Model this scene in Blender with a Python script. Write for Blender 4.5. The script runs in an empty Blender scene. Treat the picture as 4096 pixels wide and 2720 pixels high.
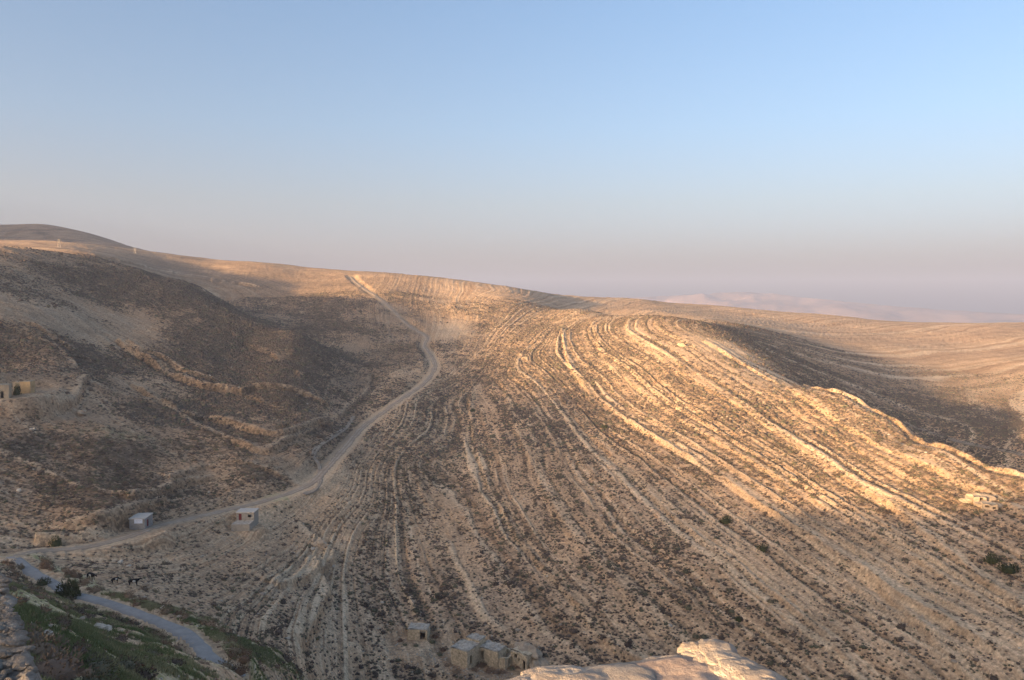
import bpy, math, random
import numpy as np

random.seed(7)
rng = np.random.default_rng(7)
R = math.radians
C = bpy.context.scene

# ---------------------------------------------------------------- camera, sky, sun, exposure
FOC = 782.0            # focal length in pixels of a 1024 wide picture
PITCH = R(2.93)        # camera looks slightly down
cam_d = bpy.data.cameras.new('camera')
cam_d.sensor_width = 36.0
cam_d.lens = 36.0 * FOC / 1024.0
cam_d.clip_start = 0.2
cam_d.clip_end = 40000.0
cam = bpy.data.objects.new('camera', cam_d)
C.collection.objects.link(cam)
cam.location = (0, 0, 0)
cam.rotation_euler = (R(90) - PITCH, 0, 0)
C.camera = cam

SUN_EL = 7.2
SUN_AZ = -130.0       # degrees clockwise from +Y: the sun stands low behind the camera's left shoulder
# dust in the lower air takes light from the clear sky, the same all round
SKY_BELT = [(0.0, (1.45, 0.80, 0.55)), (0.05, (1.5, 0.82, 0.52)), (0.12, (1.55, 0.90, 0.53)), (0.21, (1.46, 1.01, 0.66)), (0.34, (1.38, 1.05, 0.74)), (1.0, (1.38, 1.05, 0.75))]
w = bpy.data.worlds.new('World')
C.world = w
w.use_nodes = True
nt = w.node_tree
nt.nodes.clear()
sky = nt.nodes.new('ShaderNodeTexSky')
sky.sky_type = 'NISHITA'
sky.sun_disc = False
sky.sun_elevation = R(SUN_EL)
sky.sun_rotation = R(SUN_AZ)
sky.altitude = 1200
sky.air_density = 0.6
sky.dust_density = 10
sky.ozone_density = 3
bg = nt.nodes.new('ShaderNodeBackground')
bg.inputs['Strength'].default_value = 0.10
wo = nt.nodes.new('ShaderNodeOutputWorld')
# dusty horizon belt: pinkish grey low down, clear blue above, the same all round
tc = nt.nodes.new('ShaderNodeTexCoord')
sep = nt.nodes.new('ShaderNodeSeparateXYZ')
nt.links.new(tc.outputs['Generated'], sep.inputs[0])
belt = nt.nodes.new('ShaderNodeValToRGB')
be = belt.color_ramp.elements
for k, (p_, c_) in enumerate(SKY_BELT):
    e_ = be[k] if k < 2 else be.new(p_)
    e_.position = p_; e_.color = (*c_, 1)
nt.links.new(sep.outputs[2], belt.inputs[0])
mx = nt.nodes.new('ShaderNodeMix'); mx.data_type = 'RGBA'
mx.blend_type = 'MULTIPLY'; mx.inputs[0].default_value = 1.0
nt.links.new(sky.outputs[0], mx.inputs[6]); nt.links.new(belt.outputs[0], mx.inputs[7])
nt.links.new(mx.outputs[2], bg.inputs[0])
nt.links.new(bg.outputs[0], wo.inputs[0])

sun_d = bpy.data.lights.new('sun', 'SUN')
sun_d.energy = 3.6
sun_d.angle = R(2.0)
sun_d.color = (1.0, 0.64, 0.32)
sun = bpy.data.objects.new('sun', sun_d)
C.collection.objects.link(sun)
sun.rotation_euler = (R(90 - SUN_EL), 0, R(180 - SUN_AZ - 180) + math.pi)
sun.rotation_euler = (R(90 - SUN_EL), 0, -R(SUN_AZ) + math.pi)
C.view_settings.view_transform = 'Standard'
C.view_settings.look = 'None'
C.view_settings.gamma = 1.0
C.view_settings.exposure = 2.55
C.cycles.max_bounces = 4
C.cycles.diffuse_bounces = 2
C.cycles.volume_bounces = 0

# ---------------------------------------------------------------- terrain survey
CP, SP = math.cos(PITCH), math.sin(PITCH)
def ray(u, v):
    r, up = (u - 512.0) / FOC, (340.0 - v) / FOC
    return r, CP + up * SP, up * CP - SP
def surv(u, v, D):
    """world point at horizontal distance D sighted from the camera's stand"""
    x, y, z = ray(u, v)
    k = D / math.hypot(x, y)
    return x * k, y * k, z * k

# sighted stations per bearing: (bearing u, [(v, distance)...]); a pair with a negative first item is (z, distance) hidden ground
SV = {
 0: [(600,62),(580,100),(566,140),(556,170),(548,180),(500,203),(450,235),(410,262),(394,272),(372,287),(('z',-24),305),(320,345),(290,390),(262,450),(247,500),(('z',27),590),(246,740),(241,900),(('z',70),1150),(233,1300),(225.5,1450),(('z',120),1800)],
 45:[(640,55),(600,100),(588,135),(579,151),(571,160),(558,174),(550,180),(500,203),(450,238),(410,266),(392,280),(372,297),(340,335),(300,390),(268,460),(251,515),(('z',26),580),(249,670),(243,900),(('z',68),1150),(234,1300),(224.5,1440),(('z',115),1800)],
 150:[(680,58),(650,84),(630,104),(618,118),(608,128),(585,152),(555,178),(528,190)],
 100:[(680,50),(650,74),(625,105),(611,123),(601,132),(592,142),(570,158),(546,180),(520,188),(480,215),(440,245),(400,280),(386,296),(370,320),(340,360),(310,410),(280,470),(259,530),(('z',20),585),(257,640),(250,840),(246,1080),(239,1350),(('z',85),1800)],
 200:[(680,66),(660,84),(643,103),(631,114),(600,150),(570,172),(540,190),(518,200),(490,220),(450,250),(423,277),(400,303),(360,345),(325,400),(300,455),(288,505),(('z',0),580),(284,690),(270,820),(257.5,960),(('z',48),1500)],
 250:[(680,84),(673,89),(660,103),(642,126),(600,158),(560,182),(530,200),(504,212),(480,226),(440,256),(412,290),(380,330),(345,385),(318,435),(('z',-10),500),(310,580),(285,700),(262,860),(('z',40),1500)],
 300:[(680,112),(650,132),(610,160),(570,185),(530,205),(495,222),(470,240),(440,262),(417,288),(385,322),(350,370),(335,402),(('z',-24),450),(325,520),(300,620),(280,740),(268.5,840),(('z',25),1500)],
 350:[(680,150),(650,158),(610,172),(570,190),(530,208),(490,232),(460,258),(430,293),(408,322),(380,370),(360,410),(330,505),(300,600),(276.5,745),(('z',14),1200)],
 400:[(680,152),(620,172),(570,195),(520,220),(470,255),(430,295),(400,335),(380,375),(360,420),(330,520),(300,605),(276.5,735),(('z',14),1200)],
 450:[(680,153),(660,158),(600,180),(540,212),(480,255),(430,310),(390,370),(370,405),(350,455),(320,545),(295,650),(279,755),(('z',12),1250)],
 512:[(680,152),(620,172),(560,198),(500,235),(450,275),(400,335),(365,400),(347,445),(330,500),(305,600),(288.5,715),(('z',2),1000)],
 545:[(680,151),(560,197),(450,273),(400,330),(360,402),(335,475),(322,535),(312,585),(300,690),(292.5,790)],
 580:[(680,150),(600,175),(520,215),(450,272),(400,330),(360,400),(330,480),(309,585),(('z',-13),650),(303,780),(296.5,920),(('z',-8),1300)],
 650:[(680,149),(600,174),(520,212),(450,262),(400,315),(360,375),(330,450),(315.5,520),(('z',-19),580),(312,700),(308,780),(301.3,950),(('z',-18),1300)],
 720:[(680,148),(600,172),(520,208),(460,250),(400,305),(365,360),(340,420),(329,480),(322,600),(316,780),(307.5,1000),(('z',-30),1400)],
 800:[(680,147),(600,170),(520,204),(460,245),(410,300),(385,350),(373,400),(360,480),(345,570),(332,720),(314.8,1050),(('z',-45),1500)],
 900:[(680,146),(600,169),(520,202),(470,238),(440,268),(423,288),(('z',-62),350),(407,440),(390,510),(365,620),(346,730),(322.5,1100),(('z',-60),1600)],
 1024:[(680,145),(600,168),(540,192),(500,214),(477,228),(('z',-68),275),(450,360),(420,450),(390,560),(362,690),(343,850),(323.5,1150),(('z',-75),1700)],
 1160:[(680,150),(600,170),(540,192),(510,216),(490,234),(('z',-68),275),(455,350),(420,440),(390,540),(362,680),(340,950),(326,1600)],
}
SV[-60] = [(247,505),(241,900),(233,1300),(226,1450)]
SV[850] = [(680,147),(600,170),(520,203),(465,242),(425,282),(397,320),(('z',-50),372),(388,430),(372,510),(352,640),(336,760),(318.5,1070)]
SV[960] = [(680,146),(600,168.5),(530,197),(485,226),(451,258),(('z',-67),312),(430,400),(400,500),(372,640),(346,800),(323,1120)]
P = []     # bearing (rad), ln distance, z/D
for u, rows in SV.items():
    for a, D in rows:
        if isinstance(a, tuple):
            x, y, _ = ray(u, 400)
            P.append((math.atan2(x, y), math.log(D), a[1] / D))
        else:
            x, y, z = surv(u, a, D)
            P.append((math.atan2(x, y), math.log(D), z / D))
def hid(azdeg, D, z):
    P.append((R(azdeg), math.log(D), z / D))
# ground under and right of the castle, below the frame
for a in (-12, -4, 5, 15, 25, 36):
    hid(a, 4, -5.5); hid(a, 10, -11); hid(a, 30, -27); hid(a, 70, -52); hid(a, 110, -70); hid(a, 130, -73)
hid(-18, 4, -5); hid(-18, 12, -10); hid(-18, 30, -21)
hid(-25, 4, -4.5); hid(-25, 12, -9.5); hid(-25, 30, -17.5)
hid(-33, 4, -4.2); hid(-33, 12, -8); hid(-33, 30, -14.5)
for a in (60, 85, 115, 150, 178):
    for D, z in ((4,-4),(12,-7),(30,-18),(80,-45),(140,-62),(250,-70),(500,-60),(1000,-70),(2000,-120)):
        hid(a, D, z)
for a in (-178,):
    for D, z in ((4,-4),(12,-7),(30,-18),(80,-45),(140,-60),(250,-62),(500,-60),(1000,-70),(2000,-120)):
        hid(a, D, z)
# castle mound and unseen slopes left of the frame, shaped to cast shade
for a, rows in {
  -45: ((4,-4),(12,-6),(30,-11),(70,-28),(120,-38),(200,-44),(300,-14),(400,20),(500,40),(600,42),(800,46),(1300,175),(1800,195)),
  -58: ((4,-4),(12,-5),(30,-9),(70,-26),(130,-37),(220,-30),(300,-8),(400,31),(520,42),(700,38),(1200,140),(2000,150)),
  -72: ((4,-3.5),(12,-4),(22,-1.9),(30,-3),(70,-24),(140,-34),(250,-20),(350,20),(450,28),(600,20),(1000,30),(2000,30)),
  -90: ((4,-3.5),(12,-4),(20,-1.4),(30,-3),(70,-22),(150,-34),(250,-20),(340,19),(450,18),(700,-5),(2000,-20)),
  -105: ((4,-3.5),(12,-5),(20,-2.5),(30,-6),(70,-22),(150,-42),(250,-28),(340,14),(450,2),(700,-40),(2000,-90)),
  -125: ((4,-3.5),(12,-6),(30,-12),(70,-30),(150,-50),(340,-45),(700,-60),(2000,-120)),
  -150: ((4,-4),(12,-6.5),(30,-15),(80,-40),(160,-56),(340,-58),(700,-65),(2000,-120)),
}.items():
    for D, z in rows: hid(a, D, z)
for a in (-178,-140,-100,-60,-20,0,20,40,60,100,140,178):
    hid(a, 4000, -260); hid(a, 9500, -380)
hid(-114, 340, 5)
P = np.array(P)

class TPS:
    def __init__(s, pts, val, lam=1e-5, kx=1.6):
        s.kx = kx
        X = np.column_stack([pts[:, 0] * kx, pts[:, 1]])
        n = len(X)
        A = np.zeros((n + 3, n + 3))
        r2 = ((X[:, None] - X[None]) ** 2).sum(-1)
        A[:n, :n] = 0.5 * r2 * np.log(r2 + 1e-12) + lam * np.eye(n)
        A[:n, n] = 1; A[n, :n] = 1
        A[:n, n+1:] = X; A[n+1:, :n] = X.T
        b = np.zeros(n + 3); b[:n] = val
        s.w = np.linalg.solve(A, b); s.X = X
    def __call__(s, az, ld):
        az = np.asarray(az, float); shp = az.shape
        q = np.column_stack([az.ravel() * s.kx, np.asarray(ld, float).ravel()])
        out = np.empty(len(q))
        n = len(s.X)
        Xf = s.X.astype(np.float32)
        wf = s.w[:n]
        for i in range(0, len(q), 20000):
            c = q[i:i + 20000].astype(np.float32)
            r2 = (c[:, 0:1] - Xf[None, :, 0]) ** 2 + (c[:, 1:2] - Xf[None, :, 1]) ** 2
            out[i:i + 20000] = (0.5 * r2 * np.log(r2 + 1e-12)) @ wf
        out += s.w[n] + q @ s.w[n + 1:]
        return out.reshape(shp)
elev = TPS(P[:, :2], P[:, 2], 2e-6)

# ---------------------------------------------------------------- noise
def _h(ix, iy, seed):
    n = (ix.astype(np.int64) * 374761393 + iy.astype(np.int64) * 668265263 + seed * 974634777) & 0x7fffffff
    n = ((n ^ (n >> 13)) * 1274126177) & 0x7fffffff
    n = (n ^ (n >> 16)) & 0xffff
    return n / 65535.0
def vn(x, y, seed=0):
    ix = np.floor(x); iy = np.floor(y)
    fx = x - ix; fy = y - iy
    fx = fx * fx * (3 - 2 * fx); fy = fy * fy * (3 - 2 * fy)
    ix = ix.astype(np.int64); iy = iy.astype(np.int64)
    a = _h(ix, iy, seed); b = _h(ix + 1, iy, seed); c = _h(ix, iy + 1, seed); d = _h(ix + 1, iy + 1, seed)
    return (a + (b - a) * fx) * (1 - fy) + (c + (d - c) * fx) * fy
def fbm(x, y, seed=0, o=4):
    s = 0; a = 0.5; t = 0
    for i in range(o):
        s = s + a * vn(x, y, seed + i * 17); t += a
        x = x * 2.03 + 11.3; y = y * 2.03 - 7.1; a *= 0.5
    return s / t
def sst(a, b, x):
    t = np.clip((x - a) / (b - a), 0, 1)
    return t * t * (3 - 2 * t)

# ---------------------------------------------------------------- rock layers: lines of equal bed number, traced on the ground
def lerpv(x, xs, ys): return np.interp(x, xs, ys)
# ground mesh stations: bearings and distances
AZ = np.concatenate([np.radians(np.arange(-180, -36.5, 2.0)), np.radians(np.linspace(-36.2, 36.2, 1120)), np.radians(np.arange(38, 180.1, 2.0))])
LD = np.concatenate([np.linspace(math.log(3), math.log(45), 45, endpoint=False),
                     np.linspace(math.log(45), math.log(140), 110, endpoint=False),
                     np.linspace(math.log(140), math.log(700), 400, endpoint=False),
                     np.linspace(math.log(700), math.log(2000), 90, endpoint=False),
                     np.linspace(math.log(2000), math.log(9500), 24)])
GA, GL = np.meshgrid(AZ, LD, indexing='ij')
# the broad shape is smooth: evaluate it on a coarser net and interpolate with cubic patches
def cubic_resample(f, az, ld):
    ca = np.concatenate([np.arange(-R(184), -R(40), R(4)), np.arange(-R(40), R(40), R(0.6)), np.arange(R(40), R(184), R(4))])
    cl = np.arange(math.log(2.9), math.log(9700) + 0.04, 0.02)
    A2, L2 = np.meshgrid(ca, cl, indexing='ij')
    V = f(A2, L2)
    # catmull-rom along ln distance (uniform), then along bearing (non uniform -> linear parameter, hermite)
    def cr(Vm, xs, xq):
        i = np.clip(np.searchsorted(xs, xq) - 1, 1, len(xs) - 3)
        t = ((xq - xs[i]) / (xs[i + 1] - xs[i]))[:, None]
        h = (xs[i + 1] - xs[i])[:, None]
        p1 = Vm[i]; p2 = Vm[i + 1]
        m1 = (Vm[i + 1] - Vm[i - 1]) / (xs[i + 1] - xs[i - 1])[:, None] * h
        m2 = (Vm[i + 2] - Vm[i]) / (xs[i + 2] - xs[i])[:, None] * h
        return (2*t**3 - 3*t**2 + 1)*p1 + (t**3 - 2*t**2 + t)*m1 + (-2*t**3 + 3*t**2)*p2 + (t**3 - t**2)*m2
    W = cr(V, ca, az)            # rows: bearings
    return cr(W.T.copy(), cl, ld).T
E = cubic_resample(elev, AZ, LD)
GD = np.exp(GL)
GX = GD * np.sin(GA); GY = GD * np.cos(GA)
ZB = E * GD

class Net:
    """bilinear lookup in the ground mesh"""
    def __init__(s, Z): s.Z = Z
    def __call__(s, x, y):
        x = np.asarray(x, float); y = np.asarray(y, float)
        a = np.arctan2(x, y); l = 0.5 * np.log(x * x + y * y)
        i = np.clip(np.searchsorted(AZ, a) - 1, 0, len(AZ) - 2)
        j = np.clip(np.searchsorted(LD, l) - 1, 0, len(LD) - 2)
        t = np.clip((a - AZ[i]) / (AZ[i+1] - AZ[i]), 0, 1); k = np.clip((l - LD[j]) / (LD[j+1] - LD[j]), 0, 1)
        Z = s.Z
        return (Z[i,j]*(1-t) + Z[i+1,j]*t)*(1-k) + (Z[i,j+1]*(1-t) + Z[i+1,j+1]*t)*k
Hb = Net(ZB)
def hit(u, v, H=None, dmin=35, dmax=2500):
    """where the sight line through bearing u, height v meets the ground"""
    H = H or Hb
    x, y, z = ray(u, v); n = math.hypot(x, y); x /= n; y /= n; z /= n
    d = np.exp(np.linspace(math.log(dmin), math.log(dmax), 1600))
    f = z * d - H(x * d, y * d)
    k = np.argmax(f < 0)
    if f[k] >= 0: k = len(d) - 1
    if k > 0:
        t = f[k-1] / (f[k-1] - f[k] + 1e-12); D = d[k-1] + t * (d[k] - d[k-1])
    else: D = d[0]
    return x * D, y * D, float(H(x * D, y * D))

STRATA = {   # bed number: stations
 -2.6: [(358,470),(330,530),(318,590),(312,650)],
 -1.8: [(378,450),(352,520),(342,600),(340,670)],
 -1.0: [(418,400),(398,440),(382,500),(373,550),(372,610),(400,655)],
 0.1: [(440,395),(420,440),(404,500),(405,550),(420,590),(436,640)],
 0.4: [(447,400),(433,440),(421,480),(419,520),(425,550),(441,588),(456,617),(470,640)],
 0.7: [(462,420),(452,455),(449,490),(460,530),(480,576),(514,617),(542,653)],
 1: [(473,378),(469,409),(480,466),(500,510),(526,552),(549,578),(585,620),(617,656)],
 2.5: [(490,372),(503,388),(512,425),(537,480),(560,520),(590,560),(640,610),(700,660)],
 4: [(515,352),(537,371),(549,395),(574,417),(620,465),(700,540),(790,610),(870,680)],
 6: [(560,328),(564,347),(572,373),(599,403),(651,438),(711,473),(781,520),(867,577),(954,629),(1024,668)],
 8: [(590,321),(603,360),(629,382),(672,416),(737,455),(811,499),(911,559),(1024,625)],
 10.5: [(629,338),(694,382),(759,421),(811,455),(850,481),(911,516),(1024,577)],
 12.5: [(700,340),(755,373),(824,412),(889,451),(954,481),(1024,520)],
 14: [(720,332),(790,368),(828,386),(867,405),(932,440),(1024,479)],
 # beds on the left hill count downhill
 -12: [(330,475),(290,500),(240,498),(150,535),(60,545),(0,540)],
 -15: [(345,440),(300,458),(262,470),(235,490),(190,500),(140,520)],
 -19: [(335,423),(303,431),(271,436),(223,420),(167,406),(128,383),(83,360),(48,334),(16,318)],
 -22: [(330,408),(300,412),(239,396),(215,393),(199,388),(172,377),(140,359),(112,340),(70,312),(20,290)],
 -26: [(330,370),(280,370),(240,350),(180,320),(120,290),(40,265)],
 -29: [(345,340),(320,320),(290,300),(255,290),(205,275),(100,255)],
 -33: [(347,282),(300,272),(200,262),(120,252)],
 -10: [(372,400),(390,378),(430,372),(440,340),(440,300),(442,280)],
 -9: [(505,292),(480,320),(470,350)],
}
SP_ = []
for b, pts in STRATA.items():
    for u, v in pts:
        x, y, _ = hit(u, v)
        SP_.append((math.atan2(x, y), 0.5 * math.log(x*x + y*y), b))
for a in (-140, -90, -55, 55, 90, 140):
    for D in (20, 80, 250, 900, 3000):
        SP_.append((R(a), math.log(D), -20 if a < 0 else 16))
SP_ = np.array(SP_)
beds = TPS(SP_[:, :2], SP_[:, 2], 8e-3, 1.8)
S0 = cubic_resample(beds, AZ, LD)
# broken, wavy beds
S = S0 + 0.30 * (fbm(GX / 50, GY / 50, 5, 3) - 0.5) + 0.05 * (fbm(GX / 5, GY / 5, 9, 3) - 0.5)
def saw(s, riser):
    f = s - np.floor(s)
    return sst(0, riser, f) - f
j1 = lambda s, a, sd: s + a * (vn(s * 0.9, s * 0 + sd, sd) - 0.5)
brk1 = sst(0.30, 0.62, fbm(GX / 22 + 3, GY / 22, 31, 3))
brk2 = sst(0.35, 0.6, fbm(GX / 12, GY / 12, 32, 3))
layer_amp = sst(math.log(60), math.log(150), GL) * (1 - sst(math.log(900), math.log(1600), GL))
right = sst(-8.5, -4.0, S0)            # the striped hill has the strongest ledges
la = layer_amp * (0.35 + 0.65 * right)
ns_ = lambda s, sd: sst(0.25, 0.75, vn(s, s * 0 + sd, sd))
LONG = fbm(S0 * 1.7 + 5, 0.5 * np.log(GX**2 + GY**2) * 7 + GA * 3, 35, 3)       # ribs come and go along their length
rv = 0.6 * vn(S * 8.2, S * 0 + 1.5, 81) + 0.4 * vn(S * 18.5, S * 0 + 2.5, 82)
rib = sst(0.64, 0.71, rv + 0.35 * (LONG - 0.5))
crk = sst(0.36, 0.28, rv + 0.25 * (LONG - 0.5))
rel = 0.40 * la * (rib - crk * 0.7) + 0.30 * la * (1.05 * brk1 * saw(j1(S, 1.2, 3), 0.07) + 0.5 * brk2 * ns_(S * 0.7, 77) * saw(j1(S * 2.3, 1.3, 4) + 0.37, 0.12) + 0.22 * ns_(S * 1.1 + 9, 78) * saw(j1(S * 5.1, 1.0, 6), 0.18))
rel += layer_amp * (0.6 * (fbm(GX / 9, GY / 9, 41, 3) - 0.5) + 0.42 * (fbm(GX / 2.2, GY / 2.2, 43, 3) - 0.5))
rel += (1 - layer_amp) * np.where(GL < 5, 1, 0) * (0.5 * (fbm(GX / 3, GY / 3, 45, 4) - 0.5)) * sst(math.log(8), math.log(25), GL)
rel += (1 - right) * sst(math.log(130), math.log(200), GL) * (1 - sst(math.log(560), math.log(680), GL)) * (2.0 * (fbm(GX / 16, GY / 16, 55, 3) - .5) + .7 * (fbm(GX / 4.5, GY / 4.5, 56, 3) - .5))
rel *= 1 - .6 * sst(12.0, 13.4, S0) * right
# broad gullies and swells
sw = sst(math.log(130), math.log(260), GL) * (1 - 0.6 * right)
rel += sw * 5.0 * (fbm(GX / 60, GY / 60, 51, 4) - 0.5) * (1 - 0.55 * sst(math.log(400), math.log(520), GL))
rel += sst(math.log(600), math.log(900), GL) * 9.0 * (fbm(GX / 160, GY / 160, 52, 3) - 0.5)* (1 - sst(math.log(2500), math.log(4000), GL))

# ---------------------------------------------------------------- tracks and roads (centre lines sighted, then levelled into the ground)
def catmull(pts, step):
    pts = np.array(pts, float)
    out = []
    for i in range(len(pts) - 1):
        p0 = pts[max(i-1, 0)]; p1 = pts[i]; p2 = pts[i+1]; p3 = pts[min(i+2, len(pts)-1)]
        n = max(2, int(np.linalg.norm(p2 - p1) / step))
        for k in range(n):
            t = k / n
            out.append(0.5 * ((2*p1) + (-p0+p2)*t + (2*p0-5*p1+4*p2-p3)*t*t + (-p0+3*p1-3*p2+p3)*t**3))
    out.append(pts[-1])
    return np.array(out)
K = 0.4337
LOWER = [(262,682),(252,674),(211,651),(187,635),(163,623),(143,615),(127,610),(108,604),(88,598),(66,590),(49,581),(29,571),(10,559)]
UPPER = [(x*K, y*K) for x, y in [(-60,1296),(45,1283),(100,1276),(200,1263),(280,1239),(380,1209),(480,1186),(560,1168),(620,1151),(680,1132),(720,1114),(738,1095),(768,1062),(797,1030),(830,992),(870,960),(920,922),(960,897),(990,870),(1003,845),(992,817),(978,797),(984,777),(960,762),(930,740),(900,710),(870,685),(840,665),(818,648),(809,638)]]
def world_line(px, step):
    w_ = [hit(u, v)[:2] for u, v in px]
    return catmull(w_, step)
low_xy = world_line(LOWER, 2.0)
dL = low_xy[0] - low_xy[4]; dL /= np.linalg.norm(dL)
low_xy = np.vstack([[low_xy[0] + dL * s for s in (16, 12, 8, 4)], low_xy])
up_xy = world_line(UPPER, 2.5)
path_w = {'low': 1.5, 'up': 2.0}
Z = ZB + rel
def smooth1(a, n):
    k = np.ones(n) / n
    p = np.concatenate([np.full(n, a[0]), a, np.full(n, a[-1])])
    return np.convolve(p, k, 'same')[n:-n]
roadmask = np.zeros_like(Z); verge = np.zeros_like(Z)
def level(path, half, shoulder, drop):
    global Z, roadmask
    zc = smooth1(Hb(path[:, 0], path[:, 1]), 9)
    x0, x1 = path[:, 0].min() - 15, path[:, 0].max() + 15
    y0, y1 = path[:, 1].min() - 15, path[:, 1].max() + 15
    m = (GX > x0) & (GX < x1) & (GY > y0) & (GY < y1)
    idx = np.argwhere(m)
    q = np.column_stack([GX[m], GY[m]]).astype(np.float32)
    best = np.full(len(q), 1e9, np.float32); bz = np.zeros(len(q), np.float32)
    for k in range(len(path)):
        d = (q[:, 0] - path[k, 0]) ** 2 + (q[:, 1] - path[k, 1]) ** 2
        s = d < best
        best[s] = d[s]; bz[s] = zc[k]
    d = np.sqrt(best)
    t = 1 - sst(half, half + shoulder, d)
    zz = Z[m]
    Z[m] = zz * (1 - t) + (bz - drop) * t
    if half < 2.2: verge[m] = np.exp(-((d - half - 3.0) / 2.6) ** 2)
    k_ = 1.0 if half < 2.2 else 0.0
    roadmask[m] = np.maximum(roadmask[m], 1 - sst(half - 0.3 - k_, half + 0.9 - .8 * k_, d))
    return zc
# rock ledges traced on the ground: low side down the slope
NB = Net(S0); rusty = np.zeros_like(Z); ledgetop = np.zeros_like(Z)
def ledge(px, h, W=7.0, sd=1):
    global Z
    path = catmull([(surv(*q)[:2] if len(q) == 3 else hit(*q)[:2]) for q in px], 1.5)
    tn = np.gradient(path, axis=0); tn /= np.linalg.norm(tn, axis=1)[:, None] + 1e-9
    nr_ = np.column_stack([-tn[:, 1], tn[:, 0]])
    up_ = Hb(*(path + nr_ * 5).T) - Hb(*(path - nr_ * 5).T)
    if len(px[0]) == 3: up_ = NB(*(path + nr_ * 5).T) - NB(*(path - nr_ * 5).T)
    sg = np.sign(up_.sum())
    m = (GX > path[:, 0].min() - 20) & (GX < path[:, 0].max() + 20) & (GY > path[:, 1].min() - 20) & (GY < path[:, 1].max() + 20)
    q = np.column_stack([GX[m], GY[m]]); best = np.full(len(q), 1e9); bi = np.zeros(len(q), int)
    for k in range(len(path)):
        d = (q[:, 0] - path[k, 0]) ** 2 + (q[:, 1] - path[k, 1]) ** 2
        s = d < best; best[s] = d[s]; bi[s] = k
    s = ((q - path[bi]) * nr_[bi]).sum(1) * sg
    s = s + (.35 if sd == 0 else 1.2) * (fbm(q[:, 0] / 5, q[:, 1] / 5, 140 + sd, 3) - .5)
    t = bi / len(path)
    hh = h * (.75 + .25 * np.sin(bi * .7) if sd == 0 else sst(.22, .5, fbm(bi * .08, bi * 0 + sd, 150, 3))) * sst(0, .06, t) * sst(1, .94, t) * (np.sqrt(best) < 18)
    Z[m] += hh * (sst(-.35, .55, s) * np.exp(-np.maximum(s, 0) / W) - .35 * np.exp(-((s + 1.2) / 1.0) ** 2))
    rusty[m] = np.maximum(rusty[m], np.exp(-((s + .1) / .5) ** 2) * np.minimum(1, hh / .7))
    ledgetop[m] = np.maximum(ledgetop[m], np.exp(-((s - 1.3) / 1.1) ** 2) * np.minimum(1, hh / .8))
for sd, (px, h, W) in enumerate([
    ([(800,380,350),(828,393,324),(860,406,309),(900,427,284),(932,444,262),(975,463,245),(1024,481,229),(1060,495,224)], 1.5, 4),
    (STRATA[12.5], .8, 3.5), (STRATA[10.5], .6, 3), (STRATA[8], .6, 3), (STRATA[6], .9, 3), (STRATA[4], .5, 2.5), (STRATA[2.5], .45, 2.5), (STRATA[1], .8, 2.2),
    ([(940,470),(985,494),(1024,517)], 1.2, 4), ([(880,500),(930,540),(985,585),(1024,612)], .8, 3), ([(820,545),(870,580),(930,640)], .8, 3),
    ([(112,341),(140,359),(172,377),(199,388),(215,393),(239,397),(262,404)], 2.4, 8), ([(124,345),(150,358),(190,376),(215,386),(230,392)], 1.4, 6),
    (STRATA[-19], 1.6, 6), ([(60,305),(90,328),(112,343)], 1.5, 6), ([(20,333),(60,350),(102,386),(160,402),(200,423),(240,440)], 1.8, 6),
    ([(133,504),(146,498),(171,488),(187,480),(207,477),(224,470)], 2.0, 5), ([(170,478),(200,468),(225,462),(250,465)], 1.2, 4),
    ([(28,541),(50,543),(75,540),(100,533),(112,530)], 2.2, 5), ([(60,531),(90,524),(112,520),(125,516)], 1.6, 4),
    ([(240,398),(258,393),(280,392)], 2.0, 5), ([(230,440),(262,452),(285,445),(315,430),(335,424)], 1.5, 5), ([(0,398+14),(30,410),(62,407),(78,398),(84,388)], 1.6, 4),
    ([(372,375),(368,392),(350,408),(338,420)], 1.0, 4), ([(315,560),(330,590),(322,612),(313,635)], 1.8, 4), ([(355,640),(372,662),(390,676)], 1.2, 4),
    ([(300,520),(322,542),(335,556),(318,575)], 1.4, 4), ([(210,280),(240,285),(265,290)], 2.0, 8), ([(120,262),(150,268),(180,274)], 2.0, 8),
    ([(190,318),(225,330),(262,352),(300,378)], 1.2, 6), ([(600,640),(640,668),(660,690)], 1.2, 4)]):
    ledge(px, h, W, sd)
# level stands for the huts and ruins: (u, v, radius, height shift)
PADS = {'block_hut': (142,533,4.5), 'plinth_hut': (246,527,4.0), 'low_ruin': (416,655-10,5.0), 'stone_house': (467,660,6.5), 'roofless': (500,667,5.0),
        'village': (10,396,9.0), 'village2': (30,391,8.0)}
STAND = {}
for k, (u, v, r) in PADS.items():
    x, y, z = hit(u, v)
    STAND[k] = (x, y, z)
    d = np.hypot(GX - x, GY - y)
    t = 1 - sst(r, r * 1.5, d)
    Z = Z * (1 - t) + z * t
zl = level(low_xy, path_w['low'] + .6, 5.0, 0.12)
zu = level(up_xy, path_w['up'] + .6, 4.0, 0.12)

H = Net(Z)

# which ground can be sighted (used only to leave out scrub nobody could see)
EL = Z / GD
runmax = np.maximum.accumulate(EL, axis=1)
VIS = (EL >= runmax - 0.006)

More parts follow.
